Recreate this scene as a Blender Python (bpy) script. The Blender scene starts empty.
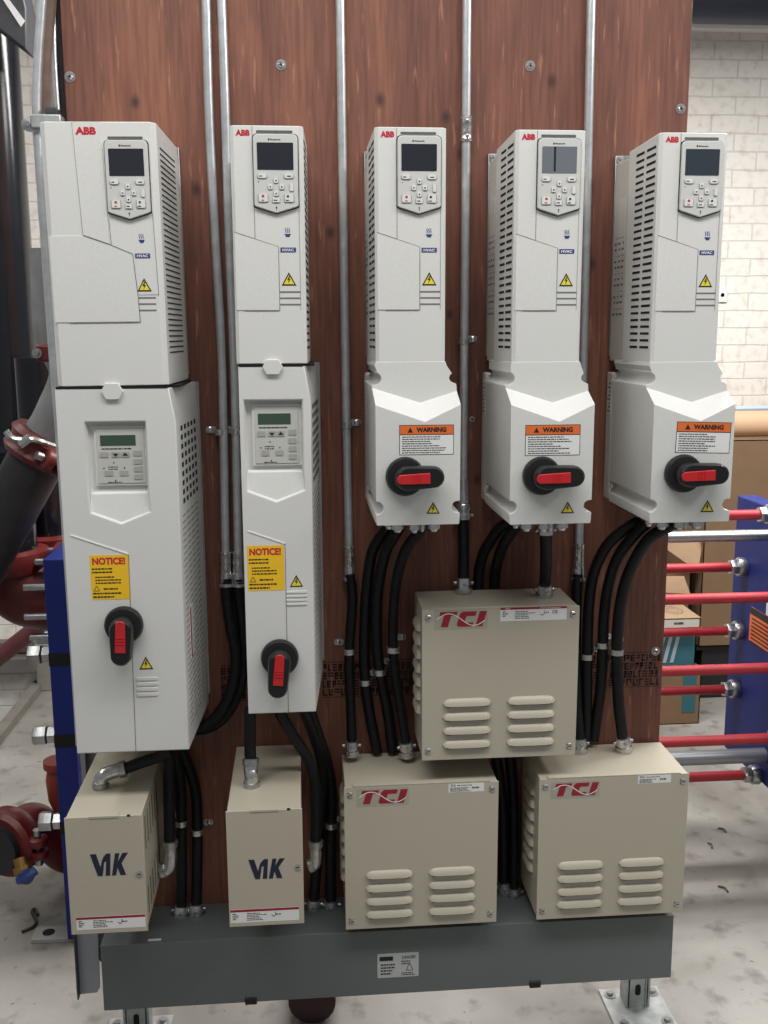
import bpy, bmesh, math, random
from mathutils import Vector, Matrix
sc = bpy.context.scene
C = sc.collection

# ------------------------------------------------------------------ camera
yaw, pitch, roll = 0.083, 0.1757, -0.0048
f = Vector((math.sin(yaw)*math.cos(pitch), math.cos(yaw)*math.cos(pitch), -math.sin(pitch)))
r0 = Vector((math.cos(yaw), -math.sin(yaw), 0)); u0 = r0.cross(f)
cr, sr = math.cos(roll), math.sin(roll)
rr = r0*cr + u0*sr; uu = u0*cr - r0*sr
camd = bpy.data.cameras.new('camera'); cam = bpy.data.objects.new('camera', camd); C.objects.link(cam)
cam.matrix_world = Matrix(((rr.x, uu.x, -f.x, 0.4333), (rr.y, uu.y, -f.y, -2.0532), (rr.z, uu.z, -f.z, 1.5802), (0, 0, 0, 1)))
camd.sensor_fit = 'HORIZONTAL'; camd.sensor_width = 36; camd.lens = 1000/768*36; camd.clip_start = 0.05
sc.camera = cam

# ------------------------------------------------------------------ light
w = bpy.data.worlds.new('world'); sc.world = w; w.use_nodes = True
w.node_tree.nodes['Background'].inputs[0].default_value = (0.93, 0.96, 1.0, 1)
w.node_tree.nodes['Background'].inputs[1].default_value = 0.22
def area(name, loc, sx, sy, power, color=(1, 0.97, 0.93), rot=(0, 0, 0)):
    l = bpy.data.lights.new(name, 'AREA'); l.shape = 'RECTANGLE'; l.size = sx; l.size_y = sy; l.energy = power; l.color = color
    o = bpy.data.objects.new(name, l); C.objects.link(o); o.location = loc; o.rotation_euler = rot
    return o
area('ceiling_light', (0.5, -1.25, 3.15), 2.8, 0.5, 52, (1, .985, .965))
area('ceiling_light', (2.7, -.9, 2.9), 0.4, 1.6, 26, (1, .985, .965), (0, .45, 0))
area('ceiling_light', (1.6, .8, 2.8), 3.0, 0.4, 115, (1, .985, .965))
area('ceiling_light', (-1.6, 0.4, 3.4), 0.4, 2.5, 30)
sc.view_settings.view_transform = 'Standard'; sc.view_settings.look = 'None'
sc.view_settings.gamma = 1; sc.view_settings.use_curve_mapping = False
sc.view_settings.exposure = 0.0

# ------------------------------------------------------------------ materials
def lin(c):
    return tuple(((v/255)/12.92 if v/255 <= .04045 else (((v/255)+.055)/1.055)**2.4) for v in c)
MATS = {}
def mat(name, rgb, rough=.5, metal=0., bump=0., scale=60., var=0.0, emit=0, coat=0., spec=None):
    if name in MATS: return MATS[name]
    m = bpy.data.materials.new(name); m.use_nodes = True; nt = m.node_tree; b = nt.nodes['Principled BSDF']
    col = (*lin(rgb), 1)
    b.inputs['Base Color'].default_value = col; b.inputs['Roughness'].default_value = rough; b.inputs['Metallic'].default_value = metal
    if coat: b.inputs['Coat Weight'].default_value = coat
    if spec is not None: b.inputs['Specular IOR Level'].default_value = spec
    tc = nt.nodes.new('ShaderNodeTexCoord'); n = nt.nodes.new('ShaderNodeTexNoise')
    n.inputs['Scale'].default_value = scale; n.inputs['Detail'].default_value = 5
    nt.links.new(tc.outputs['Object'], n.inputs['Vector'])
    if var:
        r = nt.nodes.new('ShaderNodeValToRGB'); r.color_ramp.elements[0].position = .3; r.color_ramp.elements[1].position = .7
        r.color_ramp.elements[0].color = (*[c*(1-var) for c in col[:3]], 1); r.color_ramp.elements[1].color = (*[min(1, c*(1+var*.5)) for c in col[:3]], 1)
        nt.links.new(n.outputs['Fac'], r.inputs[0]); nt.links.new(r.outputs[0], b.inputs['Base Color'])
    if bump:
        bp = nt.nodes.new('ShaderNodeBump'); bp.inputs['Strength'].default_value = bump; bp.inputs['Distance'].default_value = .002
        nt.links.new(n.outputs['Fac'], bp.inputs['Height']); nt.links.new(bp.outputs[0], b.inputs['Normal'])
    if emit:
        b.inputs['Emission Color'].default_value = col; b.inputs['Emission Strength'].default_value = emit
    MATS[name] = m; return m
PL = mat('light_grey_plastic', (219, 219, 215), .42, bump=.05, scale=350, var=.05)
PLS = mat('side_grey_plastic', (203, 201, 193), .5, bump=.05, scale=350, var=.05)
SEAM = mat('seam_shadow_gap', (120, 119, 114), .8)
PAD = mat('keypad_silver', (205, 205, 201), .35)
BTN = mat('keypad_button', (222, 222, 219), .4)
BTNE = mat('button_rim', (168, 168, 166), .6)
BLK = mat('black_plastic', (22, 22, 24), .38)
SLOT = mat('vent_dark', (40, 41, 42), .9)
SLOTB = mat('vent_black', (16, 16, 17), .9)
SCREEN = mat('screen_glass', (42, 44, 52), .12, coat=.3)
LCD = mat('green_lcd', (62, 82, 66), .25)
REDT = mat('red_print', (192, 30, 54), .5)
RED = mat('handle_red', (196, 34, 40), .38)
INK = mat('black_ink', (30, 28, 28), .6)
GINK = mat('grey_ink', (105, 105, 105), .7)
NAVY = mat('navy_print', (48, 62, 122), .5)
WHITE = mat('white_label', (232, 232, 230), .5)
YEL = mat('yellow_label', (244, 196, 34), .5)
TRI = mat('yellow_triangle', (236, 216, 64), .5)
ORG = mat('orange_label', (228, 112, 48), .5)
BEIGE = mat('beige_steel_paint', (186, 179, 161), .42, bump=.12, scale=500, var=.05)
TGREY = mat('trough_grey_paint', (104, 110, 110), .5, bump=.12, scale=400, var=.08)
ZINC = mat('zinc_steel', (176, 178, 178), .33, metal=.9, bump=.1, scale=90, var=.12)
EMT = mat('galvanised_tube', (206, 209, 211), .3, metal=.6, bump=.05, scale=50, var=.15)
GALV = mat('galvanised_plate', (180, 184, 182), .45, metal=.7, bump=.2, scale=30, var=.3)
FLEX = mat('black_flexible_jacket', (9, 11, 17), .5, spec=.35)
CHR = mat('die_cast_fitting', (205, 205, 205), .25, metal=.9, var=.2, scale=120)
PINK = mat('maroon_pipe_paint', (92, 46, 50), .5, var=.2, scale=20)
RUST = mat('red_iron_paint', (104, 34, 32), .42, var=.25, scale=25, bump=.1)
RODR = mat('red_rod_paint', (176, 44, 54), .48, var=.15, scale=15)
BLUE = mat('blue_frame_paint', (20, 36, 108), .55, var=.12, scale=10, spec=.3)
BPIPE = mat('black_pipe_coating', (26, 27, 31), .16, var=.3, scale=12)
DIRTP = mat('dull_black_pipe', (36, 37, 39), .5, var=.35, scale=25, bump=.2)
CARD = mat('cardboard', (118, 93, 68), .8, var=.08, scale=14)
CARDL = mat('pale_lit_cardboard', (166, 138, 108), .8, var=.08, scale=14)
TEAL = mat('teal_print', (40, 92, 102), .5)
BRASS = mat('brass', (150, 120, 66), .35, metal=.8)
LOGOR = mat('logo_red', (150, 28, 44), .5)
LOGOG = mat('logo_patch_grey', (168, 166, 152), .5)
VKB = mat('logo_navy', (27, 33, 60), .35)
DKGREY = mat('dark_grey_metal', (62, 64, 68), .5, var=.2)

def node_mat(name):
    m = bpy.data.materials.new(name); m.use_nodes = True
    return m, m.node_tree, m.node_tree.nodes['Principled BSDF']
def N(nt, t, **k):
    n = nt.nodes.new(t)
    for a, v in k.items(): setattr(n, a, v)
    return n
def ramp(nt, src, stops):
    r = N(nt, 'ShaderNodeValToRGB'); e = r.color_ramp.elements
    while len(e) < len(stops): e.new(.5)
    for q, (p, c) in zip(e, stops): q.position = p; q.color = (*lin(c), 1)
    nt.links.new(src, r.inputs[0]); return r
def mixc(nt, fac, a, b, mode='MIX'):
    m = N(nt, 'ShaderNodeMix', data_type='RGBA', blend_type=mode)
    if isinstance(fac, float): m.inputs[0].default_value = fac
    else: nt.links.new(fac, m.inputs[0])
    for s, v in ((6, a), (7, b)):
        if isinstance(v, tuple): m.inputs[s].default_value = (*lin(v), 1)
        else: nt.links.new(v, m.inputs[s])
    return m.outputs[2]
def wood_mat():
    m, nt, b = node_mat('fire_treated_plywood'); L = nt.links
    tc = N(nt, 'ShaderNodeTexCoord')
    def mp(scale):
        q = N(nt, 'ShaderNodeMapping'); q.inputs['Scale'].default_value = scale; L.new(tc.outputs['Object'], q.inputs[0]); return q
    n1 = N(nt, 'ShaderNodeTexNoise'); L.new(mp((5, 1, .8)).outputs[0], n1.inputs['Vector']); n1.inputs['Scale'].default_value = 1.6; n1.inputs['Detail'].default_value = 6; n1.inputs['Distortion'].default_value = .6
    n2 = N(nt, 'ShaderNodeTexNoise'); L.new(mp((60, 1, 3.5)).outputs[0], n2.inputs['Vector']); n2.inputs['Scale'].default_value = 2.2; n2.inputs['Detail'].default_value = 7
    n3 = N(nt, 'ShaderNodeTexNoise'); L.new(mp((75, 1, 7)).outputs[0], n3.inputs['Vector']); n3.inputs['Scale'].default_value = 1.4; n3.inputs['Detail'].default_value = 3
    c1 = ramp(nt, n1.outputs['Fac'], ((.28, (100, 60, 48)), (.5, (126, 78, 62)), (.72, (150, 98, 76))))
    c2 = ramp(nt, n2.outputs['Fac'], ((.32, (112, 92, 86)), (.6, (250, 250, 250))))
    base = mixc(nt, .42, c1.outputs[0], c2.outputs[0], 'MULTIPLY')
    fl = ramp(nt, n3.outputs['Fac'], ((.62, (0, 0, 0)), (.70, (255, 255, 255))))
    fm = N(nt, 'ShaderNodeMath', operation='MULTIPLY'); L.new(fl.outputs[0], fm.inputs[0]); fm.inputs[1].default_value = .38
    base = mixc(nt, fm.outputs[0], base, (196, 142, 110))
    # knots, each at its own spot of the veneer
    for (kx, kz, kr) in ((.13, 2.02, .012), (.27, 2.06, .014), (.60, 2.03, .013), (.73, 2.0, .012), (.94, 2.07, .013), (.76, 1.93, .011), (.76, 1.2, .013), (1.03, 1.72, .014),
                         (.50, 1.78, .012), (.74, 1.62, .01), (.80, 1.28, .012), (.47, 1.4, .013), (1.14, .84, .012), (1.02, .95, .013), (.24, 1.86, .013), (.66, 1.34, .012)):
        sb = N(nt, 'ShaderNodeVectorMath', operation='SUBTRACT'); L.new(tc.outputs['Object'], sb.inputs[0]); sb.inputs[1].default_value = (kx, 0, kz)
        ml = N(nt, 'ShaderNodeVectorMath', operation='MULTIPLY'); L.new(sb.outputs[0], ml.inputs[0]); ml.inputs[1].default_value = (1, 0, .7)
        ln = N(nt, 'ShaderNodeVectorMath', operation='LENGTH'); L.new(ml.outputs[0], ln.inputs[0])
        mr = N(nt, 'ShaderNodeMapRange'); L.new(ln.outputs['Value'], mr.inputs[0])
        mr.inputs[1].default_value = kr*.25; mr.inputs[2].default_value = kr; mr.inputs[3].default_value = .8; mr.inputs[4].default_value = 0
        base = mixc(nt, mr.outputs[0], base, (52, 26, 24))
    L.new(base, b.inputs['Base Color']); b.inputs['Roughness'].default_value = .62
    bp = N(nt, 'ShaderNodeBump'); bp.inputs['Strength'].default_value = .25; bp.inputs['Distance'].default_value = .001
    L.new(n2.outputs['Fac'], bp.inputs['Height']); L.new(bp.outputs[0], b.inputs['Normal'])
    return m
def brick_mat():
    m, nt, b = node_mat('painted_brick'); L = nt.links
    tc = N(nt, 'ShaderNodeTexCoord'); sx = N(nt, 'ShaderNodeSeparateXYZ'); cx = N(nt, 'ShaderNodeCombineXYZ')
    L.new(tc.outputs['Object'], sx.inputs[0]); L.new(sx.outputs[0], cx.inputs[0]); L.new(sx.outputs[2], cx.inputs[1])
    ns = N(nt, 'ShaderNodeTexNoise'); ns.inputs['Scale'].default_value = 9; ns.inputs['Detail'].default_value = 4; L.new(tc.outputs['Object'], ns.inputs['Vector'])
    va = N(nt, 'ShaderNodeVectorMath', operation='MULTIPLY_ADD'); L.new(ns.outputs['Color'], va.inputs[0]); va.inputs[1].default_value = (.012, .012, 0); L.new(cx.outputs[0], va.inputs[2])
    br = N(nt, 'ShaderNodeTexBrick'); L.new(va.outputs[0], br.inputs['Vector'])
    br.inputs['Scale'].default_value = 1; br.inputs['Brick Width'].default_value = .215; br.inputs['Row Height'].default_value = .0765
    br.inputs['Mortar Size'].default_value = .0045; br.inputs['Mortar Smooth'].default_value = .6
    br.inputs['Color1'].default_value = (*lin((236, 232, 224)), 1); br.inputs['Color2'].default_value = (*lin((231, 227, 218)), 1); br.inputs['Mortar'].default_value = (*lin((214, 209, 200)), 1)
    n2 = N(nt, 'ShaderNodeTexNoise'); n2.inputs['Scale'].default_value = 26; n2.inputs['Detail'].default_value = 6; L.new(tc.outputs['Object'], n2.inputs['Vector'])
    c2 = ramp(nt, n2.outputs['Fac'], ((.3, (214, 206, 194)), (.5, (255, 255, 255))))
    L.new(mixc(nt, .5, br.outputs['Color'], c2.outputs[0], 'MULTIPLY'), b.inputs['Base Color']); b.inputs['Roughness'].default_value = .6
    ad = N(nt, 'ShaderNodeMath', operation='MULTIPLY_ADD'); L.new(br.outputs['Fac'], ad.inputs[0]); ad.inputs[1].default_value = -1.; L.new(n2.outputs['Fac'], ad.inputs[2])
    bp = N(nt, 'ShaderNodeBump'); bp.inputs['Strength'].default_value = .45; bp.inputs['Distance'].default_value = .005
    L.new(ad.outputs[0], bp.inputs['Height']); L.new(bp.outputs[0], b.inputs['Normal'])
    return m
def floor_mat():
    m, nt, b = node_mat('worn_concrete'); L = nt.links
    tc = N(nt, 'ShaderNodeTexCoord')
    def nz(s, d=6, dist=0.):
        n = N(nt, 'ShaderNodeTexNoise'); n.inputs['Scale'].default_value = s; n.inputs['Detail'].default_value = d; n.inputs['Distortion'].default_value = dist
        L.new(tc.outputs['Object'], n.inputs['Vector']); return n
    n1 = nz(2.2, 8, .5); n2 = nz(14, 8); n3 = nz(55, 4)
    c1 = ramp(nt, n1.outputs['Fac'], ((.3, (116, 112, 105)), (.5, (141, 138, 132)), (.7, (159, 156, 150))))
    c2 = ramp(nt, n2.outputs['Fac'], ((.28, (120, 110, 100)), (.45, (255, 255, 255))))
    base = mixc(nt, .55, c1.outputs[0], c2.outputs[0], 'MULTIPLY')
    c3 = ramp(nt, n3.outputs['Fac'], ((.24, (70, 60, 52)), (.33, (255, 255, 255))))
    base = mixc(nt, .7, base, c3.outputs[0], 'MULTIPLY')
    L.new(base, b.inputs['Base Color']); b.inputs['Roughness'].default_value = .55
    bp = N(nt, 'ShaderNodeBump'); bp.inputs['Strength'].default_value = .3; bp.inputs['Distance'].default_value = .003
    L.new(n2.outputs['Fac'], bp.inputs['Height']); L.new(bp.outputs[0], b.inputs['Normal'])
    return m
WOOD = wood_mat(); BRICK = brick_mat(); CONC = floor_mat()

# ------------------------------------------------------------------ mesh helpers
def catmull(pts, n=10):
    P = [Vector(p) for p in pts]
    if len(P) == 2: return [P[0].lerp(P[1], i/n) for i in range(n+1)]
    out = []
    for i in range(len(P)-1):
        a = P[i-1] if i else P[0]*2-P[1]; b, c = P[i], P[i+1]; d = P[i+2] if i+2 < len(P) else P[-1]*2-P[-2]
        for k in range(n):
            t = k/n
            out.append(.5*((2*b)+(c-a)*t+(2*a-5*b+4*c-d)*t*t+(3*b-a-3*c+d)*t**3))
    out.append(P[-1]); return out
class MB:
    def __init__(s, xf=None): s.v = []; s.f = []; s.xf = xf
    def add(s, vs, fs):
        o = len(s.v); s.v += [Vector(v) for v in vs]; s.f += [[o+i for i in q] for q in fs]; return s
    def box(s, x0, x1, y0, y1, z0, z1):
        if x0 > x1: x0, x1 = x1, x0
        return s.add([(x0,y0,z0),(x1,y0,z0),(x1,y1,z0),(x0,y1,z0),(x0,y0,z1),(x1,y0,z1),(x1,y1,z1),(x0,y1,z1)],
                     [(0,1,5,4),(1,2,6,5),(2,3,7,6),(3,0,4,7),(4,5,6,7),(3,2,1,0)])
    def prism(s, poly, y0, y1):          # poly in x,z
        n = len(poly)
        return s.add([(x,y0,z) for x,z in poly]+[(x,y1,z) for x,z in poly],
                     [list(range(n)), list(range(2*n-1, n-1, -1))]+[(i, i+n, (i+1)%n+n, (i+1)%n) for i in range(n)])
    def hull(s, pts, thick):             # polygon in 3-D extruded by a vector
        n = len(pts); t = Vector(thick)
        return s.add([Vector(p) for p in pts]+[Vector(p)+t for p in pts],
                     [list(range(n)), list(range(2*n-1, n-1, -1))]+[(i, i+n, (i+1)%n+n, (i+1)%n) for i in range(n)])
    def rings(s, R, caps=True):
        n = len(R[0]); o = len(s.v); s.v += [Vector(p) for r in R for p in r]
        for k in range(len(R)-1):
            for i in range(n):
                j = (i+1) % n; s.f.append([o+k*n+i, o+k*n+j, o+(k+1)*n+j, o+(k+1)*n+i])
        if caps:
            s.f.append([o+i for i in range(n)][::-1]); s.f.append([o+(len(R)-1)*n+i for i in range(n)])
        return s
    def lathe(s, p, d, prof, n=24):      # prof: (distance along d, radius)
        p = Vector(p); d = Vector(d).normalized(); a = d.orthogonal().normalized(); b = d.cross(a)
        return s.rings([[p+d*t+(a*math.cos(2*math.pi*i/n)+b*math.sin(2*math.pi*i/n))*r for i in range(n)] for t, r in prof])
    def cyl(s, p0, p1, r, r2=None, n=20):
        p0 = Vector(p0); d = Vector(p1)-p0
        return s.lathe(p0, d, [(0, r), (d.length, r if r2 is None else r2)], n)
    def tube(s, pts, r, n=14, seg=10, rib=0., pitch=.006, smooth=True):
        P = catmull(pts, seg) if smooth else [Vector(p) for p in pts]
        if rib:
            L = [0]
            for i in range(1, len(P)): L.append(L[-1]+(P[i]-P[i-1]).length)
            Q = []; k = 0; m = int(L[-1]/(pitch/4))
            for i in range(m+1):
                t = L[-1]*i/m
                while k < len(L)-2 and L[k+1] < t: k += 1
                Q.append(P[k].lerp(P[k+1], min(1, (t-L[k])/max(1e-9, L[k+1]-L[k]))))
            P = Q
        R = []; a = None
        for i, p in enumerate(P):
            d = (P[min(i+1, len(P)-1)]-P[max(i-1, 0)]).normalized()
            a = d.orthogonal().normalized() if a is None else (a-d*a.dot(d)).normalized()
            b = d.cross(a); q = r-(rib if rib and i % 4 in (0,) else 0)
            R.append([p+(a*math.cos(2*math.pi*k/n)+b*math.sin(2*math.pi*k/n))*q for k in range(n)])
        return s.rings(R)
    def ball(s, c, r, n=12, sq=(1,1,1)):
        c = Vector(c); R = []
        for i in range(1, n):
            t = math.pi*i/n; R.append([c+Vector((math.sin(t)*math.cos(2*math.pi*k/(2*n))*r*sq[0], math.sin(t)*math.sin(2*math.pi*k/(2*n))*r*sq[1], math.cos(t)*r*sq[2])) for k in range(2*n)])
        return s.rings(R)
    def build(s, name, m, parent=None, loc=None, bevel=0, seg=2, smooth=True):
        if parent is not None:
            org = root_loc(parent)
        else:
            if loc is None:
                xs = [v.x for v in s.v]; ys = [v.y for v in s.v]; zs = [v.z for v in s.v]
                loc = ((min(xs)+max(xs))/2, (min(ys)+max(ys))/2, min(zs))
            org = Vector(loc)
        vs = [s.xf(v) for v in s.v] if s.xf else s.v
        me = bpy.data.meshes.new(name); me.from_pydata([tuple(v-org) for v in vs], [], s.f); me.validate()
        bm = bmesh.new(); bm.from_mesh(me); bmesh.ops.recalc_face_normals(bm, faces=bm.faces)
        for fc in bm.faces: fc.smooth = smooth
        for e in bm.edges:
            if len(e.link_faces) == 2 and e.calc_face_angle(0) > math.radians(38): e.smooth = False
        bm.to_mesh(me); bm.free()
        me.materials.append(m)
        o = bpy.data.objects.new(name, me); C.objects.link(o)
        if parent is not None: o.parent = parent
        else: o.location = org
        if bevel:
            md = o.modifiers.new('bevel', 'BEVEL'); md.width = bevel; md.segments = seg; md.limit_method = 'ANGLE'; md.angle_limit = math.radians(50)
            md.harden_normals = False
        return o
def root_loc(o):
    while o.parent: o = o.parent
    return Vector(o.location)
def thing(name, label, cat, loc, group=None):
    o = bpy.data.objects.new(name, None); C.objects.link(o); o.location = loc; o.empty_display_size = .05
    o['label'] = label; o['category'] = cat
    if group: o['group'] = group
    return o
def tag(o, label, cat, group=None, kind=None):
    o['label'] = label; o['category'] = cat
    if group: o['group'] = group
    if kind: o['kind'] = kind
    return o
def struct(o): o['kind'] = 'structure'; return o
_tc = {}
def text_geo(body, bold):
    k = (body, bold)
    if k not in _tc:
        cu = bpy.data.curves.new('t', 'FONT'); cu.body = body; cu.size = 1; cu.offset = bold; cu.extrude = 0; cu.resolution_u = 3
        o = bpy.data.objects.new('t', cu); C.objects.link(o)
        bpy.context.view_layer.update()
        me = o.evaluated_get(bpy.context.evaluated_depsgraph_get()).to_mesh()
        vs = [(v.co.x, v.co.y) for v in me.vertices]; fs = [list(p.vertices) for p in me.polygons]
        bpy.data.objects.remove(o); bpy.data.curves.remove(cu)
        _tc[k] = (vs, fs)
    return _tc[k]
def text(mb, body, x0, x1, z0, z1, y, bold=.02, shear=0., th=.0003):
    vs, fs = text_geo(body, bold)
    xs = [v[0] for v in vs]; zs = [v[1] for v in vs]; a, b, c, d = min(xs), max(xs), min(zs), max(zs)
    q = []
    for x, z in vs:
        tz = (z-c)/(d-c); q.append((x0+(x1-x0)*(((x-a)/(b-a))*(1-shear)+shear*tz), y, z0+(z1-z0)*tz))
    n = len(q)
    mb.add(q, fs); 
    return mb
def lines(mb, x0, x1, z0, z1, y, rows, seed, fill=.9, thick=.5, cols=1):
    rnd = random.Random(seed); h = (z1-z0)/rows
    for c in range(cols):
        cx0 = x0+(x1-x0)*c/cols; cx1 = cx0+(x1-x0)/cols*(.92 if cols > 1 else 1)
        for i in range(rows):
            zc = z1-h*(i+.5); x = cx0; end = cx0+(cx1-cx0)*rnd.uniform(.55, 1)*fill
            while x < end-.001:
                wd = rnd.uniform(.002, .007); e = min(end, x+wd)
                mb.add([(x,y,zc-h*thick/2),(e,y,zc-h*thick/2),(e,y,zc+h*thick/2),(x,y,zc+h*thick/2)], [(0,1,2,3)]); x = e+.0011
    return mb
def rrect(x0, x1, z0, z1, r, n=5):
    out = []
    for cx, cz, a in ((x1-r, z1-r, 0), (x0+r, z1-r, 90), (x0+r, z0+r, 180), (x1-r, z0+r, 270)):
        for k in range(n+1):
            t = math.radians(a+90*k/n); out.append((cx+math.cos(t)*r, cz+math.sin(t)*r))
    return out
def seamline(mb, pts, y, wd=.0011, d=.0004):
    for (xa, za), (xb, zb) in zip(pts, pts[1:]):
        dx, dz = xb-xa, zb-za; L = math.hypot(dx, dz); nx, nz = -dz/L*wd/2, dx/L*wd/2
        mb.hull([(xa+nx,y,za+nz),(xa-nx,y,za-nz),(xb-nx,y,zb-nz),(xb+nx,y,zb+nz)], (0,-d,0))
def hazard_triangle(root, x0, x1, z0, z1, y, xf=None):
    t = MB(xf); t.prism([(x0,z0),(x1,z0),((x0+x1)/2,z1)], y-.0004, y); tri = t.build('hazard_triangle', INK, root)
    k = .12; xm = (x0+x1)/2; h = z1-z0
    t = MB(xf); t.prism([(x0+(x1-x0)*k*1.15, z0+h*.1), (x1-(x1-x0)*k*1.15, z0+h*.1), (xm, z1-h*.2)], y-.0008, y-.0004); t.build('yellow_field', TRI, tri)
    t = MB(xf); W = x1-x0
    t.prism([(xm+.02*W, z0+h*.72), (xm-.13*W, z0+h*.40), (xm-.01*W, z0+h*.42), (xm-.07*W, z0+h*.14), (xm+.12*W, z0+h*.50), (xm+.01*W, z0+h*.47), (xm+.09*W, z0+h*.70)], y-.0011, y-.0008)
    t.build('lightning_bolt', INK, tri)

# ------------------------------------------------------------------ setting
YB = 2.42
m = MB(); 
m.hull([(-0.83, -3.2, 0), (4, -3.2, 0), (4, YB, 0), (-0.755, YB, 0)], (0, 0, -.15)); struct(m.build('floor', CONC, loc=(0, 0, 0), smooth=False))
m = MB(); m.box(-4, 4.2, YB, YB+.15, -1.2, 4.2); struct(m.build('wall_back', BRICK, loc=(0, YB, 0), smooth=False))
m = MB(); m.hull([(-0.87, -3.2, .0), (-0.83, -3.2, 0), (-0.755, YB, 0), (-0.80, YB, 0)], (0, 0, .035)); 
struct(m.build('trim_1', mat('curb_concrete', (122, 118, 110), .8, var=.2, scale=9, bump=.3), smooth=False))
m = MB(); m.box(-4, -.77, YB-.09, YB, .10, .17); m.box(-4, -.77, YB-.05, YB, .20, .235)
struct(m.build('trim_2', mat('ledge_grey', (104, 102, 98), .7, var=.2, scale=9), bevel=.004))
m = MB(); m.box(-.775, -.70, YB-.05, YB, .0, .22); struct(m.build('trim_4', mat('pilaster_grey', (142, 138, 128), .8, var=.2, scale=9), bevel=.004))
m = MB(); m.box(1.0, 4.2, YB-.05, YB, 2.8571, 2.8890); struct(m.build('trim_3', mat('white_trim', (236, 236, 234), .5), bevel=.004))
m = MB(); m.box(-4, -.75, -3.2, YB, -1.25, -1.2); struct(m.build('trim_5', mat('pit_floor', (110, 106, 98), .8, var=.2, scale=9)))
# dark pipe along the top of the far wall
m = MB(); zc = 2.8761
m.cyl((.9, 2.1, zc), (4.0, 2.1, zc), .078, n=32); tag(m.build('overhead_pipe', mat('slate_blue_jacket', (58, 62, 78), .5, var=.1, scale=6)), 'dark slate overhead pipe running across the top of the white brick wall', 'pipe')

# ------------------------------------------------------------------ plywood board
bd = thing('plywood_backboard', 'tall reddish brown plywood sheet that carries all the drives and boxes', 'plywood board', (0, 0, .22))
m = MB(); m.box(0, 1.219, 0, .0185, .22, 2.62); b = m.build('plywood_sheet', WOOD, bd, bevel=.0015)
b.location = Vector((0, 0, -.22)); 
for v in b.data.vertices: v.co.z += .22
rnd = random.Random(4)
for (x0, x1) in ((.015, .10), (.255, .345), (.47, .70), (.955, 1.214)):
    m = MB()
    m.box(x0, x1, -.0003, 0, .811, .8122); m.box(x0, x1, -.0003, 0, .8900, .8912)
    for row in range(4):
        z1 = .886-row*.0185; z0 = z1-.0155
        x = x0
        while x < x1-.006:
            wdt = rnd.uniform(.006, .013); e = min(x1, x+wdt); k = rnd.random(); t = .0036; y = -.0003
            if k < .7: m.box(x, x+t, y, 0, z0, z1)
            if k > .25: m.box(x, e, y, 0, z1-t, z1)
            if k > .4: m.box(x, e, y, 0, (z0+z1)/2-t/2, (z0+z1)/2+t/2)
            if rnd.random() > .35: m.box(x, e, y, 0, z0, z0+t)
            if rnd.random() > .5: m.box(e-t, e, y, 0, z0+.006, z1)
            x = e+.0028
    m.build('ink_stamp', mat('stamp_ink', (40, 24, 24), .8), bd)
def washer_screw(p, label, s=1.):
    t = thing('washer_screw', label, 'screw', p, 'screws fixing the plywood sheet')
    x, y, z = p
    MB().lathe((x, y, z), (0,-1,0), [(0, .010*s), (.0012, .010*s), (.0014, .0045*s)], 24).build('washer', ZINC, t)
    h = MB().lathe((x, y-.0012, z), (0,-1,0), [(0, .0058*s), (.0018, .0058*s), (.0036, .0035*s)], 16).build('screw_head', CHR, t)
    MB().box(x-.003*s, x+.003*s, y-.0052, y-.0046, z-.0007, z+.0007).box(x-.0007, x+.0007, y-.0052, y-.0046, z-.003*s, z+.003*s).build('cross_recess', SLOTB, h)
for p, l in (((0.4095, 0.0000, 2.0914), 'zinc washer screw in the board above the gap between second and third drive'), ((0.8958, 0.0000, 2.0975), 'zinc washer screw in the board above the fourth drive'),
             ((1.2031, 0.0000, 2.0215), 'zinc washer screw near the top right corner of the board'), ((0.0108, 0.0000, 2.0636), 'zinc washer screw above the big left drive at the board edge'),
             ((1.2013, 0.0000, 0.8925), 'zinc washer screw at the right board edge just above the ink stamp'), ((0.7882, 0.0000, 1.4067), 'small pale screw head in the bare board right of the third drive')):
    washer_screw(p, l, .55 if 'small' in l else 1.)

# ------------------------------------------------------------------ steel posts and foot plates
def strut_post(xc, label):
    t = thing('strut_post', label, 'post', (xc, .04, 0), 'slotted posts under the board')
    y0 = .0195
    m = MB(); hw = .0206
    m.box(xc-hw, xc-hw+.0025, y0, y0+.041, .006, 1.2); m.box(xc+hw-.0025, xc+hw, y0, y0+.041, .006, 1.2)
    m.box(xc-hw, xc+hw, y0+.003, y0+.0055, .006, 1.2)
    ch = m.build('channel', GALV, t)
    s_ = MB()
    for k in range(6):
        z = .05+k*.048; s_.prism(rrect(xc-.0065, xc+.0065, z-.014, z+.014, .006), y0+.0022, y0+.003)
    s_.build('slot', SLOTB, ch)
    m = MB(); m.box(xc-.0735, xc+.0735, -.06, .093, 0, .006); m.build('base_plate', GALV, t, bevel=.001)
    for sx in (-1, 1):
        m = MB(); m.hull([(xc+sx*.024, .02, .006), (xc+sx*.024, .065, .006), (xc+sx*.024, .065, .09), (xc+sx*.024, .03, .09), (xc+sx*.024, .02, .08)], (sx*.005, 0, 0))
        m.build('side_bracket', GALV, t)
    for sx in (-1, 1):
        for yy in (-.035, .068):
            MB().lathe((xc+sx*.052, yy, .006), (0,0,1), [(0, .014), (.0022, .014), (.0025, .008), (.010, .0075)], 20).build('anchor_bolt', ZINC, t)
strut_post(1.2036, 'slotted galvanised post and foot plate under the right end of the grey trough')
strut_post(.036, 'slotted galvanised post under the left end of the grey trough')

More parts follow.
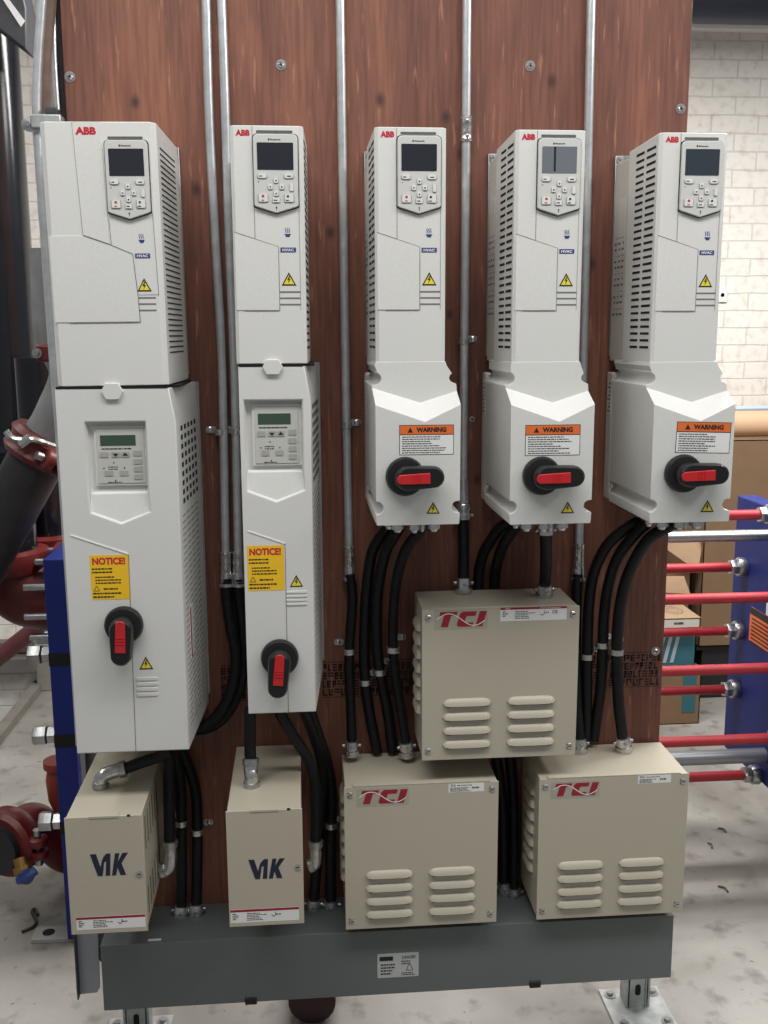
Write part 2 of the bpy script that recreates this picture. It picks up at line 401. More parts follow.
t = thing('strut_channel', 'grey strut channel standing behind the left edge of the board', 'strut channel', (-.031, .04, .19))
m = MB(); m.box(-.052, -.010, .057, .060, .19, 1.90); m.box(-.052, -.0495, .0195, .057, .19, 1.90); m.box(-.0125, -.010, .0195, .057, .19, 1.90)
m.box(-.0495, -.042, .0195, .022, .19, 1.90); m.box(-.020, -.0125, .0195, .022, .19, 1.90)
m.build('channel', mat('strut_grey', (150, 154, 156), .45, metal=.5, var=.2, scale=12), t)
t = thing('trough_end_bracket', 'pale grey bent bracket hanging at the left end of the trough', 'bracket', (-.055, -.02, .155))
m = MB(); q = [(-0.0726, .37), (-0.0239, .37), (-0.0278, .175), (-0.0347, .162), (-0.0734, .160), (-0.0794, .168)]
m.prism(q, -.032, -.028); m.build('bracket_plate', mat('bracket_grey', (158, 162, 168), .5, metal=.3), t, bevel=.001)
m = MB(); m.box(q[0][0]-.001, q[0][0]+.002, -.05, -.028, .160, .37); m.build('bracket_lip', DKGREY, t)
m = MB(); m.lathe((-0.0219, -.04, 0.2644), (1,0,0), [(0, .016), (.006, .022), (.012, .022)], 20); m.build('knockout_hub', BLK, t)
# ------------------------------------------------------------------ trough
t = thing('wiring_trough', 'long dark grey steel wiring trough across the foot of the board', 'wiring trough', (.61, -.07, .2))
TX0, TX1, TY, TZ0, TZ1 = .002, 1.2160, -.14, .1950, .343
m = MB(); m.box(TX0, TX1, TY+.006, -.001, TZ0+.004, TZ1); m.build('body', TGREY, t, bevel=.001)
m = MB(); m.box(TX0, TX1, TY, TY+.0045, TZ0, TZ1+.001); fr = m.build('front_cover', TGREY, t, bevel=.001)
for u in (0.3062, 0.9145):
    m = MB(); m.box(u-.0125, u+.0125, TY-.004, TY+.01, TZ0-.004, TZ0+.011); m.build('cover_clip', BLK, t, bevel=.002)
m = MB(); m.box(0.0976, 0.1241, TY+.008, TY+.013, TZ1, TZ1+.0022); m.build('cover_tab', WHITE, t)
x0, x1, z0, z1 = 0.5738, 0.6617, 0.2341, 0.2903
m = MB(); m.prism(rrect(x0, x1, z0, z1, .003), TY-.0004, TY); lb = m.build('rating_label', mat('silver_label', (188, 190, 188), .4), t)
m = MB(); y = TY-.0006; W = x1-x0; H = z1-z0
m.box(x0+W*.05, x0+W*.38, y, y+.0001, z1-H*.30, z1-H*.12)
text(m, 'DANGER', x0+W*.6, x0+W*.93, z1-H*.25, z1-H*.12, y); lines(m, x0+W*.58, x0+W*.95, z0+H*.5, z1-H*.3, y, 2, 3); lines(m, x0+W*.58, x0+W*.95, z0+H*.05, z0+H*.2, y, 2, 5)
lines(m, x0+W*.08, x0+W*.5, z0+H*.1, z1-H*.4, y, 4, 6)
seamline(m, [(x0+W*.70, z0+H*.27), (x0+W*.86, z0+H*.27), (x0+W*.78, z0+H*.58), (x0+W*.70, z0+H*.27)], y+.0004, .0014)
m.build('label_print', INK, lb)

# ------------------------------------------------------------------ drives
def drive_head(root, xr, xl, zt, zb, side, wide=False, xf=None, drop=0., screen=SCREEN, yb=-.012):
    yf = -.257
    if xf is None:                      # panel heights are laid out tall and brought to the true height here
        zk = zt; xf = lambda v: Vector((v.x, v.y, zk+(v.z-zk)*.955)); zb = zt-(zt-zb)/.955
    def M(): return MB(xf)
    sh = 5 if wide else 0
    R = lambda mm: xr-(mm+sh)/1000
    Zd = lambda mm: zt-(mm+drop)/1000
    m = M()
    c = .010 if wide else .006; yr = -.05 if wide else -.10
    fr_ = (.0125 if wide else .0075) if side == 'R' else 0.; fl_ = .003 if side == 'L' else 0.   # the sides splay towards the back
    xrb, xlb = xr+fr_, xl-fl_
    sx_ = lambda y: (xr+fr_*(y+.257)/(yr+.257)) if side == 'R' else (xl-fl_*(y+.257)/(yr+.257))
    m.add([(xl,yf+c,zb),(xl+c,yf,zb),(xr-c,yf,zb),(xr,yf+c,zb),(xrb,yr,zb),(xlb,yr,zb)]+[(xl,yf+c,zt),(xl+c,yf,zt),(xr-c,yf,zt),(xr,yf+c,zt),(xrb,yr,zt-.006),(xlb,yr,zt-.006)],
          [(0,1,2,3,4,5),(11,10,9,8,7,6)]+[(i,(i+1)%6,(i+1)%6+6,i+6) for i in range(6)])
    body = m.build('front_housing', PL, root, bevel=.0015)
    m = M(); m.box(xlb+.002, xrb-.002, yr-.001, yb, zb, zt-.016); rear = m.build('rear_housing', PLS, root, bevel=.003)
    m = M(); m.box(xlb+.001, xrb-.001, yb, -.001, zb+.01, zt+.002)
    mp = m.build('mounting_plate', ZINC, root, bevel=.001)
    for sx in (xlb+.010, xrb-.010):
        mm_ = M(); mm_.lathe((sx, yb, zt-.006), (0,-1,0), [(0, .007), (.0015, .007), (.002, .004), (.004, .003)], 14); mm_.build('mounting_screw', CHR, mp)
    # vent slots
    m = M(); n = 29; sgn = 1 if side == 'R' else -1; xs = xr if side == 'R' else xl
    if wide:
        for k in range(37):
            z = Zd(22+k*10.2); 
            m.hull([(sx_(-.225)-.0004,-.225,z-.0013),(sx_(-.085)-.0004,-.085,z-.0013),(sx_(-.085)-.0004,-.085,z+.0013),(sx_(-.225)-.0004,-.225,z+.0013)], (.0009,0,0))
    else:
        for k in range(n):
            z = Zd(22+k*13.15)
            for (a, b_) in ((-.240, -.196), (-.182, -.142)):
                m.hull([(sx_(a)-sgn*.0004,a,z-.0023),(sx_(b_)-sgn*.0004,b_,z-.0023),(sx_(b_)-sgn*.0004,b_,z+.0023),(sx_(a)-sgn*.0004,a,z+.0023)], (sgn*.0009,0,0))
    m.build('vent_slots', SLOT if wide else SLOTB, body)
    if not wide and side == 'L':
        m = M(); xs2 = xlb+.002; m.box(xs2-.0005, xs2, -.085, -.045, zt-.20, zt-.09); pl_ = m.build('side_label', mat('pale_side_label', (212, 211, 204), .5), rear)
        m = M()
        rnd = random.Random(2)
        for k in range(14):
            z = zt-.17-k*.012
            for q in range(3):
                a = -.082+q*.022; m.box(xs2-.0008, xs2-.0005, a, a+rnd.uniform(.006, .016), z, z+.004 if k % 3 else z+.0015)
        m.build('side_print', GINK, rear)
    # ABB wordmark
    m = M()
    if wide: text(m, 'ABB', R(135), R(99), zt-.0225, zt-.0095, yf-.0018, .055)
    else: text(m, 'ABB', R(114.5), R(90.5), Zd(7.5)-.0105, Zd(7.5), yf-.0004, .055)
    m.build('wordmark', REDT, root)
    # cover pieces
    if wide:
        sl = 145; zl = 195; cov = [(134, 195-drop), (91, 211-drop), (47, 228-drop), (41.5, 304-drop), (40, 349-drop), (167, 349-drop)]
        m = M(); m.prism([(R(140), zt-.0005), (R(91), zt-.0005), (R(87), zt-.2105), (R(133), zt-.1945)], yf-.0014, yf); m.build('raised_strip', PL, body, bevel=.0004)
        m = M(); m.prism([(R(193), zt-.349), (R(40), zt-.349), (R(41.5), zt-.304), (R(47), zt-.229), (R(87), zt-.212), (R(133), zt-.196), (R(193), zt-.196)], yf-.0012, yf); m.build('terminal_cover', PL, body, bevel=.0004)
        m = M(); seamline(m, [(R(140), zt-.001), (R(133), zt-.195)], yf-.0001); seamline(m, [(R(133), zt-.1955), (R(87), zt-.2115), (R(47), zt-.2285)], yf-.0012, .0014)
        seamline(m, [(R(86), Zd(150)), (R(84), zt-.214)], yf); seamline(m, [(R(47), zt-.2285), (R(41.5), zt-.304), (R(40), zt-.349)], yf-.001, .0012)
        seamline(m, [(R(167), zt-.3495), (R(40), zt-.3495)], yf-.001, .0012); seamline(m, [(R(8), Zd(140)), (R(4), Zd(285))], yf, .0009); seamline(m, [(R(40), Zd(284)), (R(4), Zd(284))], yf, .0009)
        m.build('seam', SEAM, body)
    else:
        m = M(); m.prism([(R(107), zt-.322), (R(46.5), zt-.322), (R(46.5), zt-.210), (R(86), zt-.1955), (R(121), zt-.184), (R(121), zt-.322)], yf-.0012, yf); m.build('terminal_cover', PL, body, bevel=.0004)
        m = M(); seamline(m, [(R(86.5), zt-.001), (R(86), zt-.195)], yf, .0009); seamline(m, [(R(121.5), zt-.1835), (R(86), zt-.1955)], yf-.001, .0013); seamline(m, [(R(86), zt-.1955), (R(46.5), zt-.209)], yf-.001, .0009)
        seamline(m, [(R(46.3), zt-.209), (R(46.3), zt-.322)], yf-.0008, .0011); seamline(m, [(R(107), zt-.3225), (R(46.5), zt-.3225)], yf-.0008, .0012)
        seamline(m, [(R(9.5), zt-.140), (R(9.5), zt-.322)], yf, .0007)
        m.build('seam', SEAM, body)
    m = M(); m.prism(rrect(R(80), R(18), Zd(13), Zd(8.2), .002), yf-.0003, yf); m.build('top_recess', mat('recess_grey', (92, 92, 90), .8), body)
    # keypad
    def pent(i, y0, y1, mb):
        a = rrect(R(85.5-i), R(10+i), Zd(136-i), Zd(15.5+i), .008)
        n_ = len(a)//4   # replace the bottom by a point
        pts = a[:12]+[(R(85.5-i), Zd(137.5-i)), (R(82-i), Zd(140-i)), (R(47.8), Zd(151-i)), (R(13.5+i), Zd(140-i)), (R(10+i), Zd(137.5-i))]
        mb.prism(pts, y0, y1)
    m = M(); pent(-1.6, yf-.0008, yf, m); m.build('keypad_gap', SLOT, body)
    m = M(); pent(0, yf-.0065, yf, m); kp = m.build('keypad', PAD, root, bevel=.0012)
    yk = yf-.0065
    m = M(); m.prism(rrect(R(79), R(17.5), Zd(76.5), Zd(30), .0015), yk-.0006, yk); m.build('screen', screen, kp)
    m = M(); text(m, 'Bluetooth', R(56), R(39), Zd(26.3), Zd(23.6), yk-.0003, .03); m.box(R(60), R(57.5), yk-.0003, yk, Zd(26.6), Zd(23.2))
    tri = lambda cx, cz, dx, dz: m.prism([(R(cx)+dx*.0018-dz*.0016, Zd(cz)+dz*.0018+dx*.0016), (R(cx)+dx*.0018*-1.0, Zd(cz)-dz*.0018), (R(cx)+dx*.0018+dz*.0016, Zd(cz)+dz*.0018-dx*.0016)], yk-.0023, yk-.0019)
    for (cx, cz) in ((47.8, 95), (57.5, 106), (38, 106), (47.8, 117.5)):
        m.prism(rrect(R(cx)-.0012, R(cx)+.0012, Zd(cz)-.0012, Zd(cz)+.0012, .0008), yk-.0024, yk-.0019)
    m.prism(rrect(R(78.5), R(76.8), Zd(98), Zd(96.2), .0006), yk-.0003, yk)
    lines(m, R(76), R(67), Zd(88.5), Zd(86.5), yk-.0023, 1, 1, thick=.8); lines(m, R(29), R(20), Zd(88.5), Zd(86.5), yk-.0023, 1, 2, thick=.8)
    lines(m, R(52), R(44), Zd(130), Zd(128), yk-.0023, 1, 5, thick=.8)
    m.prism(rrect(R(28)-.002, R(28)+.002, Zd(122)-.002, Zd(122)+.002, .0018), yk-.0024, yk-.0019); lines(m, R(32), R(24), Zd(130), Zd(128), yk-.0023, 1, 5, thick=.8)
    m.box(R(48.2), R(47.4), yk-.0004, yk, Zd(146), Zd(140)); m.prism(rrect(R(49), R(46.6), Zd(142), Zd(139.6), .001), yk-.0005, yk)
    m.build('key_symbols', INK, kp)
    keys = [(rrect(R(80), R(62), Zd(92), Zd(83), .004), 0), (rrect(R(35), R(17), Zd(92), Zd(83), .004), 0), (rrect(R(25), R(18), Zd(114), Zd(99), .002), 0),
            (rrect(R(79.5), R(61), Zd(133), Zd(117.5), .003), 1), (rrect(R(35), R(17), Zd(133), Zd(117.5), .003), 0), (rrect(R(55), R(41), Zd(133.5), Zd(125), .0015), 0)]
    for cx, cz in ((47.8, 95), (57.5, 106), (38, 106), (47.8, 117.5)): keys.append((rrect(R(cx+4.6), R(cx-4.6), Zd(cz+5), Zd(cz-5), .0022), 0))
    for q, kr in keys:
        cx = sum(p[0] for p in q)/len(q); cz = sum(p[1] for p in q)/len(q)
        m = M(); m.prism([(cx+(x-cx)*1.0, cz+(z-cz)*1.0) for x, z in q], yk-.0009, yk); rim = m.build('button', BTNE, kp)
        m = M(); m.prism([(cx+(x-cx)*(1-.0011*2/.012)+0, cz+(z-cz)*.88+.0005) for x, z in q], yk-.0019, yk-.0009); m.build('button_cap', BTN, kp)
    m = M(); m.prism(rrect(R(70.3)-.0022, R(70.3)+.0022, Zd(122)-.0022, Zd(122)+.0022, .002), yk-.0024, yk-.0019); lines(m, R(73), R(67), Zd(130), Zd(128), yk-.0023, 1, 5, thick=.8); m.build('stop_symbol', REDT, kp)
    # application icon and badge
    m = M()
    for k in range(3): seamline(m, [(R(33-k*3.2), Zd(176)), (R(34-k*3.2), Zd(179)), (R(32.5-k*3.2), Zd(182)), (R(33.5-k*3.2), Zd(184.5))], yf, .0011)
    m.prism([(R(35.5), Zd(186.5)), (R(24), Zd(186.5)), (R(27), Zd(192)), (R(32.5), Zd(192))], yf-.0004, yf)
    m.build('application_icon', NAVY, root)
    m = M(); m.prism(rrect(R(43), R(16), Zd(219), Zd(210.5), .001), yf-.0004, yf); bg = m.build('hvac_badge', NAVY, root)
    m = M(); text(m, 'HVAC', R(39.5), R(19.5), Zd(217.3), Zd(212.3), yf-.0006, .03); m.build('badge_lettering', WHITE, bg)
    hazard_triangle(root, R(42), R(16.5), Zd(278), Zd(254), yf, xf)
    m = M()
    for zz in (289.5, 300.6, 312): m.prism(rrect(R(46), R(9.5), Zd(zz+1.5), Zd(zz-1.5), .001), yf-.0003, yf)
    m.build('groove', mat('groove_grey', (118, 117, 113), .8), body)

def rotary_handle(root, c, ang, y0, reach, xf=None):
    cx, cz = c
    T = lambda x, z: (cx+x*math.cos(ang)-z*math.sin(ang), cz+x*math.sin(ang)+z*math.cos(ang))
    m = MB(); m.lathe((cx, y0, cz), (0,-1,0), [(0, .0340), (.006, .0352), (.012, .0345), (.016, .032), (.018, .022)], 40)
    base = m.build('rotary_switch', BLK, root)
    m = MB()
    for k in range(9):
        a = ang+math.pi/2+math.pi*k/8*1.3; m.box(cx+math.cos(a)*.0285-.0009, cx+math.cos(a)*.0285+.0009, y0-.0135, y0-.0128, cz+math.sin(a)*.0285-.0009, cz+math.sin(a)*.0285+.0009)
    m.build('scale_marks', GINK, base)
    prof = []
    for k in range(13):
        a = math.pi/2+math.pi*k/12; prof.append((math.cos(a)*.0215-.0, math.sin(a)*.0215))
    for k in range(13):
        a = -math.pi/2+math.pi*k/12; prof.append((reach-.0185+math.cos(a)*.0185, math.sin(a)*.0185))
    m = MB()
    P2 = [T(x, z) for x, z in prof]; ctr = T(reach*.4, 0)
    sc_ = lambda k: [(ctr[0]+(x-ctr[0])*k, ctr[1]+(z-ctr[1])*k) for x, z in P2]
    m.rings([[(x, y0-.016, z) for x, z in sc_(.98)], [(x, y0-.028, z) for x, z in sc_(1)], [(x, y0-.040, z) for x, z in sc_(.97)], [(x, y0-.045, z) for x, z in sc_(.88)]])
    g = m.build('grip', BLK, base)
    m = MB(); q = []
    for k in range(9):
        a = math.pi/2+math.pi*k/8; q.append(T(-.010+math.cos(a)*.0085, math.sin(a)*.0085))
    q += [T(reach*.60, -.0095), T(reach*.60, .0095)]
    m.prism(q, y0-.0475, y0-.044); ins = m.build('red_insert', RED, base, bevel=.001)
    m = MB()
    for k in range(3):
        x = reach*.17+k*.0055; a, b_, c_, d_ = T(x, -.0085), T(x+.002, -.0085), T(x+.002, .0085), T(x, .0085)
        m.prism([a, b_, c_, d_], y0-.0485, y0-.0475)
    m.build('insert_ribs', RED, base)

OUT = [(5,297),(3,290),(0,283)]
def enclosure(root, xl, zb, xneck0, xneck1, zneck):
    W = .148
    s = 1.0
    def arc(cx, cz, r, a0, a1, n=7): return [(cx+r*math.cos(math.radians(a0+(a1-a0)*k/n)), cz+r*math.sin(math.radians(a0+(a1-a0)*k/n))) for k in range(n+1)]
    kz = (zneck-zb)/.297
    right = [(xneck1-xl, .297), (xneck1-xl+.002, .290), (.139, .278)]+arc(.1445, .267, .0085, 115, 240)+[(.1455, .256), (.1465, .243), (.148, .221), (.148, .044)]+arc(.148, .0325, .0115, 93, 267)+[(.148, .020), (.147, .001), (.145, 0)]
    left = [(.003, 0), (.001, .001), (0, .019)]+arc(.001, .0325, .0125, -93, 93)+[(0, .046), (0, .221), (-.0035, .250), (-.0035, .254)]+arc(.002, .267, .0115, -93, 75)+[(.006, .280), (xneck0-xl-.002, .290), (xneck0-xl, .297)]
    right = [(x+.0035 if x > .143 else x, z) for x, z in right]
    iV = len(right)
    pts = right+left            # clockwise, top right -> bottom -> left
    idx = {p: i for i, p in enumerate(pts)}
    i1R, i2R = idx[(.1465+.0035, .243)], idx[(.148+.0035, .221)]; i2L, i1L = idx[(0, .221)], idx[(-.0035, .250)]
    yt, ylo = -.2575, -.295
    n = len(pts)
    def yfr(i): return yt if (i <= i1R or i >= i1L) else ylo
    m = MB()
    front = [(xl+x, yfr(i), zb+z*kz) for i, (x, z) in enumerate(pts)]
    def back(d, y): return [(xl+x+(-d*.05 if x < .07 else d*.3), y, zb+z*kz) for x, z in pts]
    mid = [(xl+x+(-.001 if x < .07 else .001), -.20, zb+z*kz) for x, z in pts]
    o = 0; rings = [back(.014, -.05), mid, front]
    m.v = [Vector(p) for r in rings for p in r]
    for k in range(2):
        for i in range(n):
            j = (i+1) % n; m.f.append([k*n+i, k*n+j, (k+1)*n+j, (k+1)*n+i])
    m.f.append(list(range(n)))
    F = 2*n; v1 = len(m.v); m.v.append(Vector((xl+.084, yt, zb+.222*kz))); v2 = len(m.v); m.v.append(Vector((xl+.088, ylo, zb+.190*kz)))
    m.f.append([F+i for i in range(i1L, n)]+[F+i for i in range(0, i1R+1)]+[v1])
    m.f.append([F+i1L, v1, v2, F+i2L]); m.f.append([v1, F+i1R, F+i2R, v2])
    m.f.append([F+i for i in range(i2R, i2L+1)]+[v2])
    e = m.build('switch_enclosure', PL, root, bevel=.0012)
    # back flange
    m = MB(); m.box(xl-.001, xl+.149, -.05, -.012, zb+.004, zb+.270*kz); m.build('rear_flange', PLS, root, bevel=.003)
    m = MB()
    for sx in (xl+.006, xl+.144):
        for zz in (.035, .262): m.lathe((sx, -.052, zb+zz*kz), (0,-1,0), [(0, .006), (.006, .006), (.007, .004)], 14)
    m.build('cover_screw', CHR, e)
    m = MB(); m.box(xl-.0015, xl-.001, -.044, -.02, zb+.18, zb+.25); lb = m.build('side_label', mat('pale_side_label', (212, 211, 204), .5), root)
    m = MB()
    for k in range(8): m.box(xl-.0018, xl-.0015, -.042, -.022-.006*(k % 3), zb+.185+k*.008, zb+.188+k*.008)
    m.build('side_print', GINK, lb)
    # gland row beneath
    m = MB()
    for dx, rr_, y in ((.030, .009, -.21), (.044, .013, -.24), (.074, .010, -.25), (.090, .006, -.24), (.112, .013, -.24)):
        m.lathe((xl+dx, y, zb+.001), (0,0,-1), [(0, rr_*.8), (.006, rr_*.8), (.007, rr_), (.018, rr_), (.019, rr_*.7), (.024, rr_*.5)], 12)
    m.build('gland_nut', CHR, root)
    m = MB(); m.box(xl+.004, xl+.13, -.22, -.05, zb-.004, zb+.001); m.build('bottom_plate', DKGREY, root)
    return ylo

def warning_label(root, rect, y, tilt=0.):
    x0, x1, z0, z1 = rect; W = x1-x0; H = z1-z0; c = Vector(((x0+x1)/2, 0, (z0+z1)/2))
    def xf(v):
        d = v-c; return c+Vector((d.x*math.cos(tilt)-d.z*math.sin(tilt), d.y, d.x*math.sin(tilt)+d.z*math.cos(tilt)))
    m = MB(xf); m.box(x0, x1, y-.0003, y, z0, z1); lb = m.build('warning_label', INK, root)
    e = .0011
    m = MB(xf); m.box(x0+e, x1-e, y-.0005, y-.0003, z0+e, z1-H*.34); m.build('label_field', WHITE, lb)
    m = MB(xf); m.box(x0+e, x1-e, y-.0005, y-.0003, z1-H*.31, z1-e); m.build('orange_header', ORG, lb)
    m = MB(xf); text(m, 'WARNING', x0+W*.31, x0+W*.86, z1-H*.245, z1-H*.08, y-.0007, .05)
    m.prism([(x0+W*.15, z1-H*.25), (x0+W*.25, z1-H*.25), (x0+W*.20, z1-H*.08)], y-.0007, y-.0005)
    lines(m, x0+W*.05, x0+W*.95, z0+H*.04, z1-H*.36, y-.0007, 8, int(x0*1000), thick=.42)
    m.build('label_print', INK, lb)

HGRP = 'white drives on the plywood board'
def switch_drive(label, TL, TR, nt, face_x, bot_z, wrect, tri, hc, reach, screen=SCREEN, tilt=0):
    zt = (TL[2]+TR[2])/2; xl, xr = TL[0], TR[0]; xm = (xl+xr)/2; xl, xr = xm-.0622, xm+.0622
    root = thing('variable_speed_drive', label, 'drive', (xm, 0, bot_z), HGRP)
    drive_head(root, xr, xl, zt, nt, 'L', screen=screen)
    y = enclosure(root, face_x, bot_z, xl-.0005, xr+.0005, nt+.004)
    warning_label(root, wrect, y, tilt)
    hazard_triangle(root, *tri, y)
    rotary_handle(root, hc, math.radians(2), y, reach)
switch_drive('middle drive of the five, light grey, third from either end', (0.5713, -0.2570, 1.9304), (0.6924, -0.2570, 1.9310), 1.5280, 0.5654, 1.2420,
             (0.6074, 0.7048, 1.3689, 1.4223), (0.6561, 0.6803, 1.2623, 1.2837), (0.6171, 1.3315), .067)
switch_drive('fourth drive from the left, light grey, pale reflection and dark bar painted on its screen', (0.8181, -0.2570, 1.9283), (0.9377, -0.2570, 1.9297), 1.5262, 0.8076, 1.2388,
             (0.8339, 0.9344, 1.3643, 1.4197), (0.9025, 0.9271, 1.2582, 1.2800), (0.8638, 1.3287), .071, screen=mat('screen_room_reflection', (112, 117, 124), .12, coat=.3))  # flat pale grey imitates the room reflected in this screen
o_ = [o for o in C.objects if o.name.startswith('variable_speed_drive')][-1]
switch_drive('rightmost light grey drive, hung at the right edge of the plywood board', (1.0747, -0.2570, 1.9276), (1.1943, -0.2570, 1.9269), 1.5244, 1.0686, 1.2366,
             (1.1115, 1.2134, 1.3648, 1.4213), (1.1639, 1.1895, 1.2553, 1.2777), (1.1258, 1.3286), .073, screen=mat('screen_glass_blue', (52, 60, 68), .12, coat=.3), tilt=-.03)
# dark bar of the room's reflection, laid on the fourth drive's screen as colour
xa, xb, za, zb_ = 0.8818, 0.8853, 1.8588, 1.8999
MB().box(xa, xb, -.2643, -.2638, za, zb_).build('reflected_bar', SLOTB, o_)

def bypass_section(root, xl, xr, zt, zb, recess, inner, tray, diag, vseam, notice, tri, grooves, hexr, hc, xb, rot=-math.pi/2):
    yf = -.257
    m = MB()
    zc = zt-.035
    # front housing: the right front corner is cut back by a long chamfer that narrows at the top
    rx0, rx1, rz0, rz1 = recess; tx0, tx1, tz0, tz1 = tray; tm = (tx0+tx1)/2; th = tz0+(tz1-tz0)*.38; dp_ = .017
    F = [(xl,yf,zb),(xr,yf,zb),(xr,yf,zt-.06),(xr-.010,yf,zt),(xl,yf,zt)]
    B = [(xl,-.012,zb),(xb,-.012,zb),(xb,-.012,zt-.06),(xb-.003,-.012,zt),(xl,-.012,zt)]
    Hh = [(rx0,yf,rz1),(rx1,yf,rz1),(rx1,yf,rz0),(tx1,yf,th),(tm,yf,tz0),(tx0,yf,th),(rx0,yf,rz0)]
    J = [(tx1-.0015,yf+.004,th+.001),(tm,yf+.003,tz0+.0018),(tx0+.0015,yf+.004,th+.001),(rx1-.002,yf+.011,rz0-.0012),(rx0+.002,yf+.011,rz0-.0012)]
    I = [(rx0+.004,yf+dp_,rz1-.004),(rx1-.004,yf+dp_,rz1-.004),(rx1-.004,yf+dp_,rz0),(rx0+.004,yf+dp_,rz0)]
    m.add(F+B+Hh+I+J, [(0,14,15,16,10,4),(0,1,2,3,4,10,11,12,13,14),(9,8,7,6,5),(0,5,6,1),(1,6,7,2),(2,7,8,3),(3,8,9,4),(4,9,5,0),
        (10,11,18,17),(11,12,19,18),(16,10,17,20),(17,18,19,20),(20,19,24,25),(25,24,22),(24,21,22),(25,22,23),(13,14,22,21),(14,15,23,22),(12,13,21,24),(15,16,25,23),(12,24,19),(16,20,25)])
    body = m.build('bypass_housing', PL, root, bevel=.0018)
    m = MB(); m.box(xl+.004, xb+.003, -.012, -.001, zb+.02, zt); m.build('mounting_plate', ZINC, root)
    m = MB(); m.box(xl+.002, xr-.012, yf-.0004, yf+.03, zt-.0002, zt+.0038); m.box(xl+.002, xb-.01, yf+.03, -.02, zt-.0002, zt+.0038); m.build('joint_gap', SLOTB, body)
    # hexagonal latch
    x0, x1, z0, z1 = hexr; xm = (x0+x1)/2; zm = (z0+z1)/2; hw = (x1-x0)/2
    m = MB(); m.prism([(x0, zm), (x0+hw*.4, z1), (x1-hw*.4, z1), (x1, zm), (x1-hw*.4, z0), (x0+hw*.4, z0)], yf-.006, yf+.002); m.build('hexagonal_latch', PL, root, bevel=.001)
    m = MB(); g = .0045; m.prism(rrect(inner[0]-g, inner[1]+g, inner[2]-g, inner[3]+g, .002), yf+.012, yf+dp_); m.build('display_frame', PL, root, bevel=.0008)
    m = MB(); m.prism(rrect(inner[0], inner[1], inner[2], inner[3], .002), yf+.0105, yf+.0122); dp = m.build('display_panel', mat('panel_grey', (196, 196, 190), .45), root, bevel=.0004)
    W = inner[1]-inner[0]; H = inner[3]-inner[2]; ix, iz = inner[0], inner[3]; yd = yf+.0105
    m = MB(); m.box(ix+W*.08, ix+W*.82, yd-.0006, yd, iz-H*.31, iz-H*.12); m.build('lcd', LCD, dp)
    m = MB()
    for (a, b_) in ((.06, .52), (.30, .52), (.50, .52), (.76, .50), (.76, .65), (.76, .79), (.76, .93), (.14, .86), (.46, .86)):
        m.prism(rrect(ix+W*a, ix+W*(a+.18), iz-H*(b_), iz-H*(b_-.095), .0015), yd-.0012, yd)
    m.build('button', mat('panel_button', (168, 168, 162), .5), dp)
    m = MB(); 
    for a, s_ in ((.39, -1), (.59, 1)):
        m.prism([(ix+W*(a-.06), iz-H*(.475-s_*-.02)), (ix+W*(a+.06), iz-H*(.475-s_*-.02)), (ix+W*a, iz-H*(.475-s_*.04))], yd-.0016, yd-.0012)
    for (a, b_) in ((.34, .62), (.13, .72), (.56, .72), (.36, .95)): m.prism(rrect(ix+W*a-.0012, ix+W*a+.0012, iz-H*b_-.0012, iz-H*b_+.0012, .001), yd-.0006, yd)
    lines(m, ix+W*.1, ix+W*.95, iz-H*.385, iz-H*.35, yd-.0004, 1, 5, thick=.6); lines(m, ix+W*.22, ix+W*.55, iz-H*.76, iz-H*.68, yd-.0004, 2, 7, thick=.4); lines(m, ix+W*.2, ix+W*.7, iz-H*.995, iz-H*.965, yd-.0004, 1, 8)
    m.build('panel_print', INK, dp)
    # raised ridge line and upright seam
    m = MB(); (xa, za), (xd, zb2) = diag
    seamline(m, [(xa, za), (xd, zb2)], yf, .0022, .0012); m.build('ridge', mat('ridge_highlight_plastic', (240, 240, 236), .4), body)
    m = MB(); seamline(m, [(xd, zb2), (vseam, zb)], yf, .0012); m.build('seam', SEAM, body)
    # notice label
    x0, x1, z0, z1 = notice; W = x1-x0; H = z1-z0
    m = MB(); m.box(x0, x1, yf-.0004, yf, z0, z1); nl = m.build('notice_label', YEL, root)
    m = MB(); text(m, 'NOTICE!', x0+W*.06, x1-W*.08, z1-H*.215, z1-H*.055, yf-.0006, .045); m.build('notice_heading', REDT, nl)
    m = MB(); rows = lambda a, b_, n_, sd, ind: lines(m, x0+W*ind, x1-W*.05, z1-H*b_, z1-H*a, yf-.0006, n_, sd, thick=.45)
    rows(.27, .42, 2, 3, .04); rows(.46, .66, 3, 4, .12); rows(.72, .80, 1, 8, .32); rows(.82, .98, 2, 6, .04)
    seamline(m, [(x0+W*.06, z1-H*.80), (x0+W*.22, z1-H*.80), (x0+W*.14, z1-H*.69), (x0+W*.06, z1-H*.80)], yf-.0003, .0009)
    m.build('notice_print', INK, nl)
    hazard_triangle(root, *tri, yf)
    x0, x1, z0, z1 = grooves
    m = MB(); hh = (z1-z0)/4
    for k in range(4): 
        z = z1-hh*(k+.5); m.prism(rrect(x0, x1, z-hh*.34, z+hh*.34, hh*.3), yf-.0016, yf)
    m.build('raised_ribs', PL, body, bevel=.0008)
    rotary_handle(root, hc, rot, yf, .068)
    # perforations on the right side
    def sp(y, off): return (xr+(xb-xr)*((y+.257)/.245)+off)
    def sbox(mb, ya, yb_, za, zc):
        mb.hull([(sp(ya,-.0004),ya,za),(sp(yb_,-.0004),yb_,za),(sp(yb_,-.0004),yb_,zc),(sp(ya,-.0004),ya,zc)], (.0009,0,0))
    m = MB()
    for r_ in range(9):
        for c_ in range(5):
            y = -.205+c_*.036; z = zt-.075-r_*.0168
            sbox(m, y-.009, y+.009, z-.0045, z+.0045)
